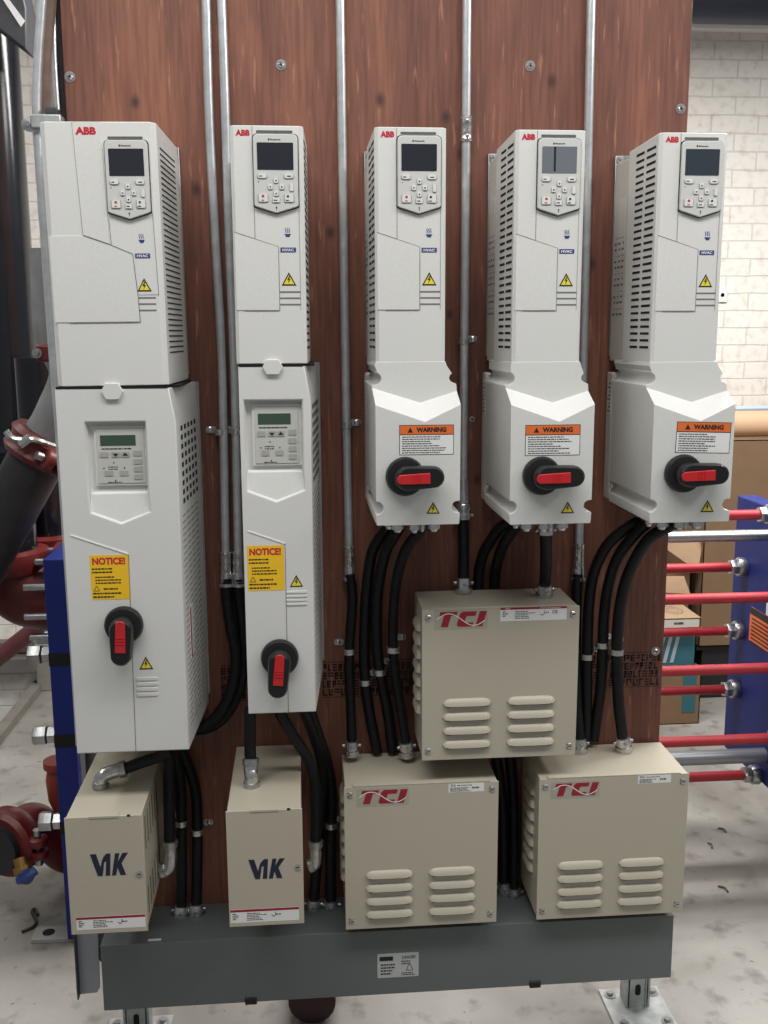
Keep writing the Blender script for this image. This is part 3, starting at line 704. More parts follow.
    m.build('square_vent', SLOTB, body)
    m = MB(); z = zt-.235; k = 0
    while z > zb+.03:
        for c_ in range(4):
            y = -.213+c_*.046
            sbox(m, y-.018, y+.018, z-.0013, z+.0013)
        z -= .0118
    m.build('side_louvers', mat('louver_shadow_grey', (140, 139, 133), .8), body)
    return body

# big left drive
d1 = thing('variable_speed_drive', 'widest drive, light grey, hung at the left edge of the plywood board', 'drive', (.11, 0, .81), HGRP)
zt = 1.9335; xl1, xr1 = .0115, .2035
def xf1(v, a=math.radians(.5), k=.945):
    cx, cz = .105, 1.49
    x, z = xr1+(v.x-xr1)*k, zt+(v.z-zt)*k
    return Vector((cx+(x-cx)*math.cos(a)-(z-cz)*math.sin(a), v.y, cz+(z-cz)*math.cos(a)+(x-cx)*math.sin(a)))
drive_head(d1, xr1, xr1-.2032, zt, zt-.4655, 'R', wide=True, xf=xf1, drop=17.)
bypass_section(d1, .0075, .2135, 1.489, 0.8139, (0.0550, 0.1605, 1.3031, 1.4314), (0.0718, 0.1553, 1.3201, 1.4181), (0.0571, 0.1633, 1.2476, 1.3021),
    ((0.0194, 1.2294), (0.1197, 1.1923)), 0.1151, (0.0507, 0.1185, 1.1088, 1.1912), (0.1287, 0.1541, 0.9742, 0.9988), (0.1221, 0.1612, 0.9205, 0.9612),
    (0.0874, 0.1252, 1.4701, 1.4988), (0.1062, 1.0618), .2285, rot=math.radians(-93))
m = MB(); m.hull([(.2172,-.20,.975),(.2193,-.165,.975),(.2193,-.165,1.075),(.2172,-.20,1.075)], (.0012,0,0)); lb = m.build('side_rating_label', WHITE, d1)
m = MB(); m.hull([(.2182,-.1995,.977),(.2186,-.192,.977),(.2186,-.192,1.073),(.2182,-.1995,1.073)], (.0012,0,0)); m.build('label_header', LOGOR, lb)
# second drive
d2 = thing('variable_speed_drive', 'slim light grey drive with a yellow notice label, second from the left', 'drive', (.385, 0, .88), HGRP)
a = 0.3267; b2 = 0.4441; c2x = (a+b2)/2
drive_head(d2, c2x+.0622, c2x-.0622, 1.9305, 1.5298, 'R')
bypass_section(d2, 0.3258,   .4522, 1.5254, 0.8801, (0.3335, 0.4376, 1.3380, 1.4667), (0.3512, 0.4304, 1.3517, 1.4539), (0.3353, 0.4403, 1.2824, 1.3354),
    ((0.3348, 1.2300), (0.4011, 1.2054)), 0.4005, (0.3319, 0.3987, 1.1180, 1.2024), (0.4082, 0.4325, 1.1235, 1.1462), (0.4013, 0.4393, 1.0870, 1.1174),
    (0.3684, 0.4046, 1.5113, 1.5376), (0.3868, 0.9908), .4712, rot=math.radians(-95))

# ------------------------------------------------------------------ louvered filter boxes
def louver(mb, x0, x1, zc, h, y, d):
    n = 22; R = []
    for k in range(n+1):
        t = k/n; s_ = (1-abs(2*t-1)**7)**.5 if 0 < t < 1 else .05
        x = x0+(x1-x0)*t; hh = h*s_; dd = d*s_
        R.append([(x, y, zc-h/2+(h-hh)*.35), (x, y-dd, zc-h/2+(h-hh)*.35+.0005), (x, y-dd*.85, zc-h/2+hh*.45+(h-hh)*.3), (x, y-dd*.35, zc-h/2+hh*.85+(h-hh)*.2), (x, y+.0002, zc-h/2+hh+(h-hh)*.2)])
    mb.rings(R)
def side_louver(mb, x, zc, h, y0, y1, d):
    n = 22; R = []
    for k in range(n+1):
        t = k/n; s_ = (1-abs(2*t-1)**5)**.5 if 0 < t < 1 else .05
        y = y0+(y1-y0)*t; hh = h*s_; dd = d*s_
        R.append([(x, y, zc-h/2), (x-dd, y, zc-h/2+.0005), (x-dd*.85, y, zc-h/2+hh*.45), (x-dd*.35, y, zc-h/2+hh*.85), (x+.0002, y, zc-h/2+hh)])
    mb.rings(R)
def tci_logo(root, x0, x1, z0, z1, y):
    m = MB(); m.box(x0, x1, y-.0003, y, z0, z1); lp = m.build('logo_patch', LOGOG, root)
    W = x1-x0; H = z1-z0
    sh = .22*H
    def Pq(pts): return [(x0+W*(.03+.90*px)+sh*pz, z0+H*(.13+.76*pz)) for px, pz in pts]
    m = MB()
    m.prism(Pq([(0, 1), (.36, 1), (.36, .74), (.25, .74), (.25, 0), (.10, 0), (.10, .74), (0, .74)]), y-.0006, y-.0003)
    m.prism(Pq([(.42, .86), (.47, 1), (.76, 1), (.76, .70), (.60, .70), (.57, .66), (.57, .32), (.60, .27), (.76, .27), (.76, 0), (.47, 0), (.42, .12)]), y-.0006, y-.0003)
    m.prism(Pq([(.82, 1), (.97, 1), (.97, 0), (.82, 0)]), y-.0006, y-.0003)
    m.build('logo_letters', LOGOR, lp)
    m = MB(); pts = []
    for k in range(31):
        t = k/30; pts.append((x0+W*(.05+.9*t), z0+H*(.5+.30*math.sin(t*2*math.pi*.95+.1)*(1 if t < .5 else 1.05))))
    seamline(m, pts, y-.0006, .0017, .0002); m.build('logo_wave', WHITE, lp)
def tci_box(label, FTL, rating, lg, big):
    W, Hh, yf, yb = .3150, .3150, -.172, (-.0245 if big else -.008)
    xl, zt = FTL[0], FTL[2]
    t = thing('louvered_filter_box', label, 'filter box', (xl+W/2, -.09, zt-Hh), 'louvered beige filter boxes')
    m = MB(); m.box(xl+.002, xl+W-.002, yf+.003, yb, zt-Hh+.002, zt-.002); m.build('box_body', BEIGE, t, bevel=.0015)
    m = MB(); m.box(xl, xl+W, yf, yf+.0028, zt-Hh, zt-.001)
    cv = m.build('front_cover', BEIGE, t, bevel=.001)
    m = MB(); m.box(xl+.018, xl+W-.018, yf-.0004, yf+.012, zt-.001, zt+.0015); m.build('top_lip', BEIGE, cv, bevel=.0006)
    for cx in (.0415, .1715):
        for k in range(4):
            z = zt-.1930-0.0292*k
            m = MB(); louver(m, xl+cx, xl+cx+.099, z, .0155, yf, .0085); lo = m.build('front_louver', BEIGE, t)
            m = MB(); m.box(xl+cx+.008, xl+cx+.091, yf-.0075, yf-.0002, z-.0084, z-.0078); m.build('louver_opening', SLOT, lo)
    for k in range(7):
        z = zt-.050-0.0292*k
        m = MB(); side_louver(m, xl+.002, z, .019, -.125, -.045, .0085); m.build('side_louver', BEIGE, t)
    for sx in (.013, W-.013):
        for sz in (.018, Hh-.020):
            x, z = xl+sx, zt-sz
            m = MB(); m.lathe((x, yf, z), (0,-1,0), [(0, .0062), (.001, .0062), (.0022, .0048), (.003, .003)], 16); s_ = m.build('cover_screw', CHR, t)
            m = MB(); m.box(x-.0058, x-.0022, yf-.0012, yf-.0002, z-.005, z+.005); m.box(x-.003, x+.003, yf-.0034, yf-.003, z-.0008, z+.0008); m.build('screw_slot', SLOTB, s_)
    for sx in (.03, W-.06):
        m = MB(); m.box(xl+sx, xl+sx+.03, yb, -.001 if big else -.0005, zt-Hh+.01, zt-.01); m.build('mounting_bracket', ZINC, t)
    tci_logo(t, xl+lg[0], xl+lg[1], zt-lg[3], zt-lg[2], yf)
    x0, x1, z1, z0 = xl+rating[0], xl+rating[1], zt-rating[2], zt-rating[3]; W2 = x1-x0; H2 = z1-z0
    m = MB(); m.box(x0, x1, yf-.0003, yf, z0, z1); lb = m.build('rating_label', WHITE, t)
    if big:
        m = MB(); m.box(x0, x1, yf-.0005, yf-.0003, z1-H2*.16, z1); hd = m.build('label_header', LOGOR, lb)
        m = MB(); text(m, 'TCI', x0+W2*.07, x0+W2*.14, z1-H2*.14, z1-H2*.02, yf-.0007); lines(m, x0+W2*.6, x0+W2*.95, z1-H2*.12, z1-H2*.05, yf-.0007, 1, 2); m.build('header_print', WHITE, lb)
        m = MB(); lines(m, x0+W2*.03, x0+W2*.14, z0+H2*.3, z1-H2*.25, yf-.0005, 4, 1); lines(m, x0+W2*.22, x0+W2*.56, z0+H2*.12, z1-H2*.25, yf-.0005, 5, 8, thick=.45)
        text(m, 'CE', x0+W2*.78, x0+W2*.86, z0+H2*.48, z0+H2*.74, yf-.0005); seamline(m, [(x0+W2*.60, z0+H2*.48), (x0+W2*.63, z0+H2*.36), (x0+W2*.66, z0+H2*.48), (x0+W2*.66, z0+H2*.72)], yf-.0001, .0013)
        lines(m, x0+W2*.68, x0+W2*.75, z0+H2*.5, z0+H2*.65, yf-.0005, 1, 9)
    else:
        m = MB(); text(m, 'TCI', x0+W2*.05, x0+W2*.19, z1-H2*.32, z1-H2*.08, yf-.0005, .04)
        lines(m, x0+W2*.24, x1-W2*.05, z1-H2*.3, z1-H2*.12, yf-.0005, 1, 8, thick=.5); lines(m, x0+W2*.05, x0+W2*.75, z0+H2*.06, z1-H2*.42, yf-.0005, 4, 5, thick=.5); lines(m, x0+W2*.66, x1-W2*.06, z0+H2*.35, z0+H2*.6, yf-.0005, 1, 9, thick=.7)
    m.build('label_print', INK, lb)
    return t
tc_mid = tci_box('louvered beige box raised above the other two, its rating label with a red top band', (0.6637, -0.1720, 1.0498), (.1555, .2887, .001, .0285), (.024, .130, .002, .0425), True)
tc_l = tci_box('left one of the two lower louvered beige boxes', (0.5063, -0.1720, 0.6858), (.212, .285, -.001+.004, .0215), (.025, .131, .0055, .0440), False)
tc_r = tci_box('louvered beige box at the lower right corner of the board', (0.9058, -0.1720, 0.6855), (.206, .276, .002, .0195), (.024, .126, .008, .0445), False)

# ------------------------------------------------------------------ narrow filter boxes
def vk_logo(root, x0, x1, z0, z1, y):
    V1 = [(0,100),(33,100),(54,30),(66,66),(84,100),(112,100),(106,88),(112,0),(84,0),(88,62),(62,0),(34,0)]
    V1 = [(0,100),(34,100),(56,40),(66,70),(74,84),(92,100),(116,100),(108,0),(82,0),(90,66),(78,62),(66,0),(38,0)]
    K = [(120,0),(144,0),(150,34),(170,0),(202,0),(176,52),(208,100),(178,100),(158,66),(162,100),(138,100)]
    K = [(118,0),(142,0),(152,36),(166,0),(198,0),(176,54),(215,100),(184,100),(156,62),(166,100),(142,100)]
    sx = (x1-x0)/215; sz = (z1-z0)/100
    m = MB()
    for S in (V1, K): m.prism([(x0+a*sx, z0+b_*sz) for a, b_ in S], y-.0005, y)
    m.build('logo_letters', VKB, root)
def narrow_box(label, xl, zt, logo, screw, lab, vents):
    W, Hh, yf, yb = .1415, .2350, -.305, -.004
    t = thing('narrow_filter_box', label, 'filter box', (xl+W/2, -.13, zt-Hh), 'narrow beige filter boxes')
    m = MB(); m.box(xl+.002, xl+W-.002, yf+.003, yb, zt-Hh+.002, zt-.001); m.build('box_body', BEIGE, t, bevel=.0015)
    m = MB(); m.box(xl, xl+W, yf, yf+.003, zt-Hh, zt); cv = m.build('front_cover', BEIGE, t, bevel=.001)
    m = MB(); m.box(xl+.045, xl+.098, yf-.0012, yf+.012, zt-.0035, zt+.0012); m.build('top_tab', BEIGE, cv, bevel=.0006)
    m = MB(); m.box(xl+W-.028, xl+W-.022, yf-.0005, yf+.003, zt-.0022, zt+.0006); m.build('notch', SLOTB, cv)
    vk_logo(t, *logo, yf)
    x, z = screw
    m = MB(); m.lathe((x, yf, z), (0,-1,0), [(0, .0065), (.001, .0065), (.0025, .0045)], 16); s_ = m.build('cover_screw', CHR, t)
    m = MB(); m.box(x-.0035, x+.0035, yf-.0029, yf-.0024, z-.0008, z+.0008); m.build('screw_slot', SLOTB, s_)
    x0, x1, z0, z1 = lab; W2 = x1-x0; H2 = z1-z0
    m = MB(); m.box(x0, x1, yf-.0003, yf, z0, z1); lb = m.build('rating_label', WHITE, t)
    m = MB(); m.box(x0, x1, yf-.0005, yf-.0003, z1-H2*.18, z1); m.build('label_header', LOGOR, lb)
    m = MB(); lines(m, x0+W2*.03, x0+W2*.14, z0+H2*.2, z1-H2*.25, yf-.0005, 4, 1); lines(m, x0+W2*.24, x0+W2*.56, z0+H2*.12, z1-H2*.25, yf-.0005, 5, 8, thick=.45)
    lines(m, x0+W2*.66, x0+W2*.8, z0+H2*.45, z0+H2*.62, yf-.0005, 1, 3); seamline(m, [(x0+W2*.60, z0+H2*.5), (x0+W2*.63, z0+H2*.36), (x0+W2*.66, z0+H2*.5), (x0+W2*.66, z0+H2*.72)], yf-.0001, .0013)
    m.build('label_print', INK, lb)
    for (za, zb_) in vents:
        m = MB()
        for k in range(6):
            y = -.275+k*.030; m.hull([(xl+W-.002, y, zt-za), (xl+W-.002, y+.006, zt-za), (xl+W-.002, y+.006, zt-zb_), (xl+W-.002, y, zt-zb_)], (.0006, 0, 0))
        m.build('side_vent', mat('vent_brown_shadow', (96, 90, 80), .9), t)
    return t
vk1 = narrow_box('narrow beige box with navy lettering under the widest drive, a chrome elbow on its top', -0.0122, 0.7109, (0.0305, 0.0995, 0.5930, 0.6371), (0.1187, 0.5941), (-0.0015, 0.1251, 0.4852, 0.5108), ((.02, .085), (.16, .215)))
vk2 = narrow_box('narrow beige box with navy lettering under the slim drive', 0.2810, 0.7098, (0.3201, 0.3883, 0.5714, 0.6112), (0.4127, 0.5923), (0.2837, 0.4127, 0.4830, 0.5100), ())

# ------------------------------------------------------------------ metal tubes
def emt(label, pts, r=.0088, fittings=(), group='upright metal conduits on the board', body=None, extra=None):
    t = thing('metal_conduit', label, 'conduit', pts[-1], group)
    MB().tube(pts, r, n=18, seg=8).build('tube', EMT, t)
    for kind, (p, q) in fittings:
        m = MB(); p = Vector(p); q = Vector(q); d = q-p; L = d.length
        if kind == 'coupling':
            m.lathe(p, d, [(0, r+.003), (L*.06, r+.0042), (L*.12, r+.0028), (L*.48, r+.0028), (L*.5, r+.004), (L*.54, r+.0028), (L*.9, r+.0028), (L*.94, r+.0042), (L, r+.003)], 20)
            c = m.build('coupling', CHR, t)
            m = MB()
            for k in (.2, .8): m.lathe(p+d*k+Vector((0, -r-.002, 0)), (0,-1,0), [(0, .0035), (.005, .0035), (.0055, .0025)], 10)
            m.build('set_screw', ZINC, c)
        else:
            m.lathe(p, d, [(0, r+.002), (L*.1, r+.004), (L*.2, r+.0045), (L*.75, r+.0045), (L*.76, r+.0075), (L*.98, r+.0075), (L, r+.005)], 20); m.build('connector', CHR, t)
    return t
YE = -.014
emt('leftmost of the board tubes, running down between the widest drive and the slim one', [(0.2725, -0.0140, 2.2702), (0.2719, -0.0140, 2.2007), (0.2708, -0.0140, 1.9701), (0.2751, -0.0140, 1.7447), (0.2795, -0.0140, 1.5236), (0.2747, -0.0140, 1.1584), (0.2741, -0.0140, 1.1310)], fittings=(('coupling', ((0.2742, -0.0140, 1.1416), (0.2737, -0.0140, 1.0928))), ('connector', ((0.2738, -0.0140, 1.0971), (0.2739, -0.0140, 1.0672)))))
emt('metal tube whose upper part shows left of the slim drive, second tube from the left', [(0.3003, -0.0140, 2.2709), (0.3008, -0.0140, 2.2013), (0.3016, -0.0140, 2.0232), (0.3013, -0.0140, 1.7448), (0.3036, -0.0140, 1.4937), (0.3003, -0.0140, 1.1579), (0.2995, -0.0140, 1.1304)], fittings=(('coupling', ((0.2998, -0.0140, 1.1410), (0.2987, -0.0140, 1.0922))), ('connector', ((0.2988, -0.0140, 1.0965), (0.2984, -0.0140, 1.0666)))))
emt('metal tube running down between the slim drive and the middle one', [(0.5237, -0.0140, 2.2762), (0.5238, -0.0140, 2.2059), (0.5250, -0.0140, 1.8744), (0.5263, -0.0140, 1.5159), (0.5293, -0.0140, 1.1421), (0.5296, -0.0140, 1.1250)], fittings=(('coupling', ((0.5294, -0.0140, 1.1464), (0.5296, -0.0140, 1.1036))), ('connector', ((0.5296, -0.0140, 1.1079), (0.5307, -0.0140, 1.0735)))))
emt('metal tube with a coupling near its top, running down right of the middle drive', [(0.7677, -0.0140, 2.2820), (0.7674, -0.0140, 2.2110), (0.7683, -0.0140, 1.8761), (0.7682, -0.0140, 1.4573), (0.7686, -0.0140, 1.2391)], fittings=(('coupling', ((0.7685, -0.0140, 1.9981), (0.7686, -0.0140, 1.9515))), ('connector', ((0.7681, -0.0140, 1.2876), (0.7693, -0.0140, 1.2052)))))
emt('metal tube running down beside the fourth drive, showing again below its switch box', [(1.0097, -0.0140, 2.2878), (1.0106, -0.0140, 2.2161), (1.0132, -0.0140, 1.9142), (1.0166, -0.0140, 1.4857), (1.0186, -0.0140, 1.1808), (1.0195, -0.0140, 1.1310)], fittings=(('coupling', ((1.0193, -0.0140, 1.1419), (1.0195, -0.0140, 1.0874))), ('connector', ((1.0193, -0.0140, 1.0917), (1.0187, -0.0140, 1.0610)))))
emt('bright metal tube standing along the left side of the widest drive', [(-0.0084, -0.0550, 2.2829), (-0.0200, -0.0550, 2.1820), (-0.0337, -0.0550, 2.0792), (-0.0421, -0.0550, 1.9745), (-0.0416, -0.0550, 1.7956), (-0.0396, -0.0550, 1.5727), (-0.0362, -0.0550, 1.3798), (-0.0350, -0.0550, 1.1392), (-0.0337, -0.0550, 0.8879), (-0.0337, -0.0550, 0.7472)], r=.0085, group='tubes at the left edge of the board')
emt('metal tube beside the left board edge above the clamp of the widest drive', [(-0.0180, 0.0300, 2.3130), (-0.0236, 0.0300, 2.2079), (-0.0273, 0.0300, 2.1008), (-0.0267, 0.0300, 1.9880)], r=.009, group='tubes at the left edge of the board')
emt('thinner bright tube between the bent tube and the cable above the left clamp', [(-0.0502, 0.0500, 2.3193), (-0.0504, 0.0500, 2.2135), (-0.0469, 0.0500, 2.1056), (-0.0486, 0.0500, 1.9862)], r=.007, group='tubes at the left edge of the board')
m = MB(); m.tube([(-0.0100, 0.0000, 2.2682), (-0.0161, 0.0000, 2.1989), (-0.0259, 0.0000, 2.1286), (-0.0340, 0.0000, 2.0575), (-0.0369, 0.0000, 1.9820)], .010, n=12); tag(m.build('sheathed_cable', mat('brown_cable', (118, 96, 84), .6, var=.3, scale=30)), 'brownish sheathed cable hanging between the tubes at the top left board edge', 'cable')
m = MB(); m.tube([(-0.0096, 0.0500, 2.2852), (-0.0130, 0.0500, 2.2143), (-0.0147, 0.0500, 2.1061), (-0.0142, 0.0500, 1.9866), (-0.0163, 0.0500, 1.6515)], .011, n=12); tag(m.build('sheathed_cable', mat('black_cable', (34, 32, 34), .5)), 'black cable running down right at the left edge of the plywood', 'cable')
t = thing('tube_clamp', 'grey steel clamp gripping the tube at the top left corner of the widest drive', 'clamp', (-0.0253, -0.0600, 1.9649))
x, y, z = (-0.0226, -0.0700, 1.9682)
m = MB(); m.box(x-.028, x+.028, y-.004, y+.03, z-.012, z+.014); m.build('clamp_body', GALV, t, bevel=.003)
m = MB(); m.box(x+.0, x+.022, y-.002, y+.026, z+.014, z+.026); m.build('clamp_jaw', DKGREY, t, bevel=.002)
x2, y2, z2 = (-0.0552, -0.0700, 1.9644)
m = MB(); m.lathe((x2, y2+.005, z2), (0,-1,0), [(0, .0125), (.004, .0125), (.005, .006), (.010, .005)], 18); m.box(x2, x2+.02, y2+.002, y2+.006, z2-.013, z2+.013); m.build('clamp_ear', CHR, t)

# ------------------------------------------------------------------ flexible conduits
def flex(label, pts, r=.0105, start=None, end=None, group='black flexible conduits', elbow=None, rib=.0006):
    t = thing('flexible_conduit', label, 'conduit', pts[-1], group)
    MB().tube(pts, r, n=14, seg=12, rib=rib, pitch=.007).build('jacket', FLEX, t)
    P = [Vector(p) for p in pts]
    def conn(p, d, L=.034):
        d = d.normalized()
        m = MB(); m.lathe(p-d*L*.75, d, [(0, r+.001), (.001, r+.0045), (L*.45, r+.0055), (L*.47, r+.003), (L*.6, r+.003), (L*.62, r+.006), (L*.9, r+.006), (L, r+.004)], 16)
        c = m.build('connector', CHR, t)
        m = MB(); a = d.cross(Vector((0, 1, 0)))
        a = a.normalized() if a.length > .1 else Vector((1, 0, 0))
        q = p-d*L*.45
        for s_ in (-1, 1): m.lathe(q+a*s_*(r+.003)+Vector((0, -.002, 0)), a*s_, [(0, .004), (.006, .004), (.0065, .0025)], 10)
        m.lathe(q+Vector((0, -r-.003, 0)), (0,-1,0), [(0, .0042), (.004, .0042), (.005, .002)], 10)
        m.build('clamp_screw', ZINC, c)
    if end: conn(P[-1], P[-1]-P[-2])
    if start: conn(P[0], P[0]-P[1])
    if elbow:
        E = [Vector(e) for e in elbow]
        m = MB(); m.tube(E, r+.0022, n=16, seg=8); c = m.build('elbow_fitting', CHR, t)
        m = MB(); d0 = (E[1]-E[0]).normalized(); m.lathe(E[0]-d0*.004, d0, [(0, r+.003), (.001, r+.0048), (.013, r+.0048), (.014, r+.003)], 16); m.build('lock_ring', ZINC, c); m = MB()
        d1_ = (E[-1]-E[-2]).normalized(); m.lathe(E[-1]-d1_*.012, d1_, [(0, r+.003), (.001, r+.0045), (.011, r+.0045), (.012, r+.003)], 16); m.build('lock_ring', ZINC, c)
    return t
flex('black hose from under the leftmost board tube, curving behind the widest drive', [(0.2746, -0.0160, 1.0848), (0.2744, -0.0200, 1.0388), (0.2807, -0.0300, 0.9878), (0.2897, -0.0350, 0.9307), (0.2855, -0.0450, 0.8799), (0.2664, -0.0500, 0.8256), (0.2310, -0.0500, 0.7808), (0.1955, -0.0500, 0.7690)], r=.0118)
flex('black hose beside the slim drive, dropping from the second board tube', [(0.2990, -0.0160, 1.0842), (0.2999, -0.0160, 1.0370), (0.3051, -0.0160, 0.9699), (0.3031, -0.0180, 0.8963), (0.2912, -0.0220, 0.8385), (0.2625, -0.0250, 0.7874), (0.2261, -0.0250, 0.7620), (0.1883, -0.0250, 0.7590)], r=.0118)
flex('black hose from the tube left of the middle drive to the lower left louvered box', [(0.5305, -0.0220, 1.0883), (0.5338, -0.0240, 1.0544), (0.5343, -0.0280, 1.0231), (0.5294, -0.0300, 0.9652), (0.5258, -0.0300, 0.8929), (0.5279, -0.0350, 0.8103), (0.5289, -0.0450, 0.7359), (0.5286, -0.0460, 0.7048)], end=1)
flex('leftmost of the three black hoses under the middle drive, passing behind the box', [(0.6117, -0.1000, 1.2076), (0.5981, -0.0850, 1.1887), (0.5751, -0.0600, 1.1426), (0.5642, -0.0400, 1.0620), (0.5600, -0.0300, 0.9752), (0.5585, -0.0250, 0.8902), (0.5658, -0.0240, 0.8048), (0.5804, -0.0220, 0.7174), (0.5846, -0.0220, 0.6920)], r=.0118)
flex('middle one of the three black hoses under the middle drive, ribbed', [(0.6238, -0.1400, 1.2109), (0.6168, -0.1300, 1.1951), (0.5993, -0.0900, 1.1485), (0.5871, -0.0600, 1.0750), (0.5833, -0.0500, 1.0084), (0.5856, -0.0400, 0.9229), (0.5956, -0.0300, 0.8513), (0.6075, -0.0250, 0.7863), (0.6161, -0.0220, 0.7159), (0.6193, -0.0220, 0.6906)], r=.0118)
flex('rightmost of the three black hoses under the middle drive', [(0.6719, -0.1800, 1.2254), (0.6596, -0.1700, 1.2061), (0.6366, -0.1300, 1.1625), (0.6234, -0.0900, 1.0982), (0.6176, -0.0700, 1.0301), (0.6166, -0.0600, 0.9500), (0.6225, -0.0550, 0.8719), (0.6336, -0.0550, 0.7985), (0.6415, -0.0600, 0.7422), (0.6461, -0.0600, 0.7037)], end=1)
flex('short black hose from the tube right of the middle drive onto the raised box', [(0.7685, -0.0180, 1.2229), (0.7683, -0.0220, 1.1939), (0.7674, -0.0350, 1.1369), (0.7658, -0.0450, 1.0859), (0.7652, -0.0500, 1.0550)], end=1, start=1, r=.0115)
flex('left of two black hoses curving from the fourth drive behind the raised box', [(0.8547, -0.1000, 1.2067), (0.8344, -0.0800, 1.1909), (0.8159, -0.0500, 1.1497), (0.8073, -0.0300, 1.1178), (0.8023, -0.0145, 1.0580), (0.8082, -0.0138, 0.9341), (0.8325, -0.0138, 0.7522), (0.8620, -0.0138, 0.5643), (0.8688, -0.0200, 0.3458)], r=.0115, end=1)
flex('right of two black hoses curving from the fourth drive behind the raised box', [(0.8683, -0.1300, 1.2120), (0.8548, -0.1100, 1.1922), (0.8383, -0.0700, 1.1387), (0.8379, -0.0140, 1.0569), (0.8452, -0.0138, 0.9329), (0.8678, -0.0138, 0.7508), (0.8878, -0.0138, 0.5631), (0.8896, -0.0300, 0.3360)], r=.0115, end=1)
flex('straight short black hose under the fourth drive ending on the raised louvered box', [(0.9083, -0.1600, 1.2168), (0.9089, -0.1600, 1.2008), (0.9185, -0.1300, 1.1438), (0.9255, -0.1000, 1.0889), (0.9258, -0.0950, 1.0496)], r=.0118, start=1, end=1)
flex('black hose dropping from the tube beside the fourth drive onto the lower right louvered box', [(1.0172, -0.0180, 1.0752), (1.0149, -0.0220, 1.0412), (1.0147, -0.0220, 0.9749), (1.0173, -0.0220, 0.8852), (1.0217, -0.0300, 0.7744), (1.0249, -0.0400, 0.7209), (1.0245, -0.0450, 0.6885)], r=.0115, end=1)
flex('outermost left of the three long black hoses under the rightmost drive', [(1.1193, -0.1000, 1.2034), (1.1029, -0.1000, 1.1954), (1.0627, -0.0800, 1.1547), (1.0432, -0.0500, 1.0888), (1.0379, -0.0350, 1.0066), (1.0402, -0.0280, 0.8955), (1.0428, -0.0250, 0.8060), (1.0451, -0.0220, 0.7010)], r=.0118)
flex('middle one of the three long black hoses under the rightmost drive', [(1.1218, -0.1400, 1.2067), (1.1071, -0.1200, 1.1827), (1.0831, -0.0850, 1.1300), (1.0721, -0.0600, 1.0646), (1.0673, -0.0500, 0.9924), (1.0696, -0.0400, 0.9208), (1.0720, -0.0300, 0.8295), (1.0675, -0.0220, 0.7580), (1.0620, -0.0220, 0.7003)], r=.0118)
flex('right one of three long black hoses under the rightmost drive', [(1.1757, -0.1800, 1.2191), (1.1440, -0.1700, 1.1998), (1.1184, -0.1400, 1.1670), (1.0996, -0.1000, 1.0929), (1.0927, -0.0750, 1.0161), (1.0939, -0.0600, 0.9264), (1.1019, -0.0500, 0.8447), (1.1065, -0.0500, 0.7903), (1.1159, -0.0500, 0.7283), (1.1213, -0.0500, 0.6913)], r=.0122, end=1)
flex('short black hose between slim drive and narrow box, ending in a chrome fitting on top', [(0.3251, -0.1900, 0.8664), (0.3241, -0.1900, 0.8316), (0.3230, -0.1900, 0.7799), (0.3234, -0.1900, 0.7507)], r=.0115, elbow=[(0.3236, -0.1900, 0.7591), (0.3233, -0.1950, 0.7405), (0.3246, -0.2000, 0.7302), (0.3244, -0.2000, 0.7072)])
flex('black hose curving from the slim drive to the narrow box, right side', [(0.3767, -0.1700, 0.8609), (0.3860, -0.1700, 0.8378), (0.4086, -0.1600, 0.7909), (0.4356, -0.1400, 0.7344), (0.4480, -0.1300, 0.6816), (0.4500, -0.1200, 0.6085), (0.4475, -0.1200, 0.5327)], r=.0112, elbow=[(0.4477, -0.1200, 0.5417), (0.4471, -0.1200, 0.5102), (0.4439, -0.1200, 0.4923), (0.4324, -0.1200, 0.4884)])
flex('straight black hose right of the narrow box under the slim drive, at the back', [(0.4255, -0.1200, 0.8357), (0.4348, -0.1100, 0.8122), (0.4519, -0.0700, 0.7450), (0.4652, -0.0450, 0.6776), (0.4642, -0.0300, 0.5904), (0.4537, -0.0250, 0.4715), (0.4403, -0.0400, 0.3382)], r=.0118, end=1)
flex('black hose nearest the lower left louvered box, dropping from the slim drive into the trough', [(0.4377, -0.1000, 0.8319), (0.4455, -0.0900, 0.8039), (0.4616, -0.0600, 0.7404), (0.4782, -0.0350, 0.6702), (0.4860, -0.0250, 0.5963), (0.4824, -0.0250, 0.4937), (0.4797, -0.0400, 0.3336)], r=.0118, end=1)
flex('black hose leading sideways under the widest drive to an elbow on the narrow box', [(0.1707, -0.1800, 0.7798), (0.1416, -0.1700, 0.7641), (0.1063, -0.1700, 0.7531), (0.0690, -0.1700, 0.7400)], r=.0115, elbow=[(0.0748, -0.1700, 0.7419), (0.0518, -0.1720, 0.7375), (0.0334, -0.1780, 0.7306), (0.0287, -0.1800, 0.7088)])
flex('black hose dropping from the widest drive to an elbow on the lettered box, right side', [(0.1609, -0.1500, 0.7735), (0.1586, -0.1450, 0.7355), (0.1547, -0.1400, 0.6411), (0.1522, -0.1400, 0.5584)], r=.0118, elbow=[(0.1526, -0.1400, 0.5671), (0.1515, -0.1400, 0.5320), (0.1466, -0.1400, 0.5102), (0.1303, -0.1400, 0.5044)])
flex('left of the two straight black hoses from the widest drive into the trough', [(0.1597, -0.1000, 0.7521), (0.1656, -0.0900, 0.7279), (0.1669, -0.0500, 0.6409), (0.1617, -0.0350, 0.4987), (0.1571, -0.0400, 0.3684), (0.1544, -0.0450, 0.3409)], r=.0115, end=1)
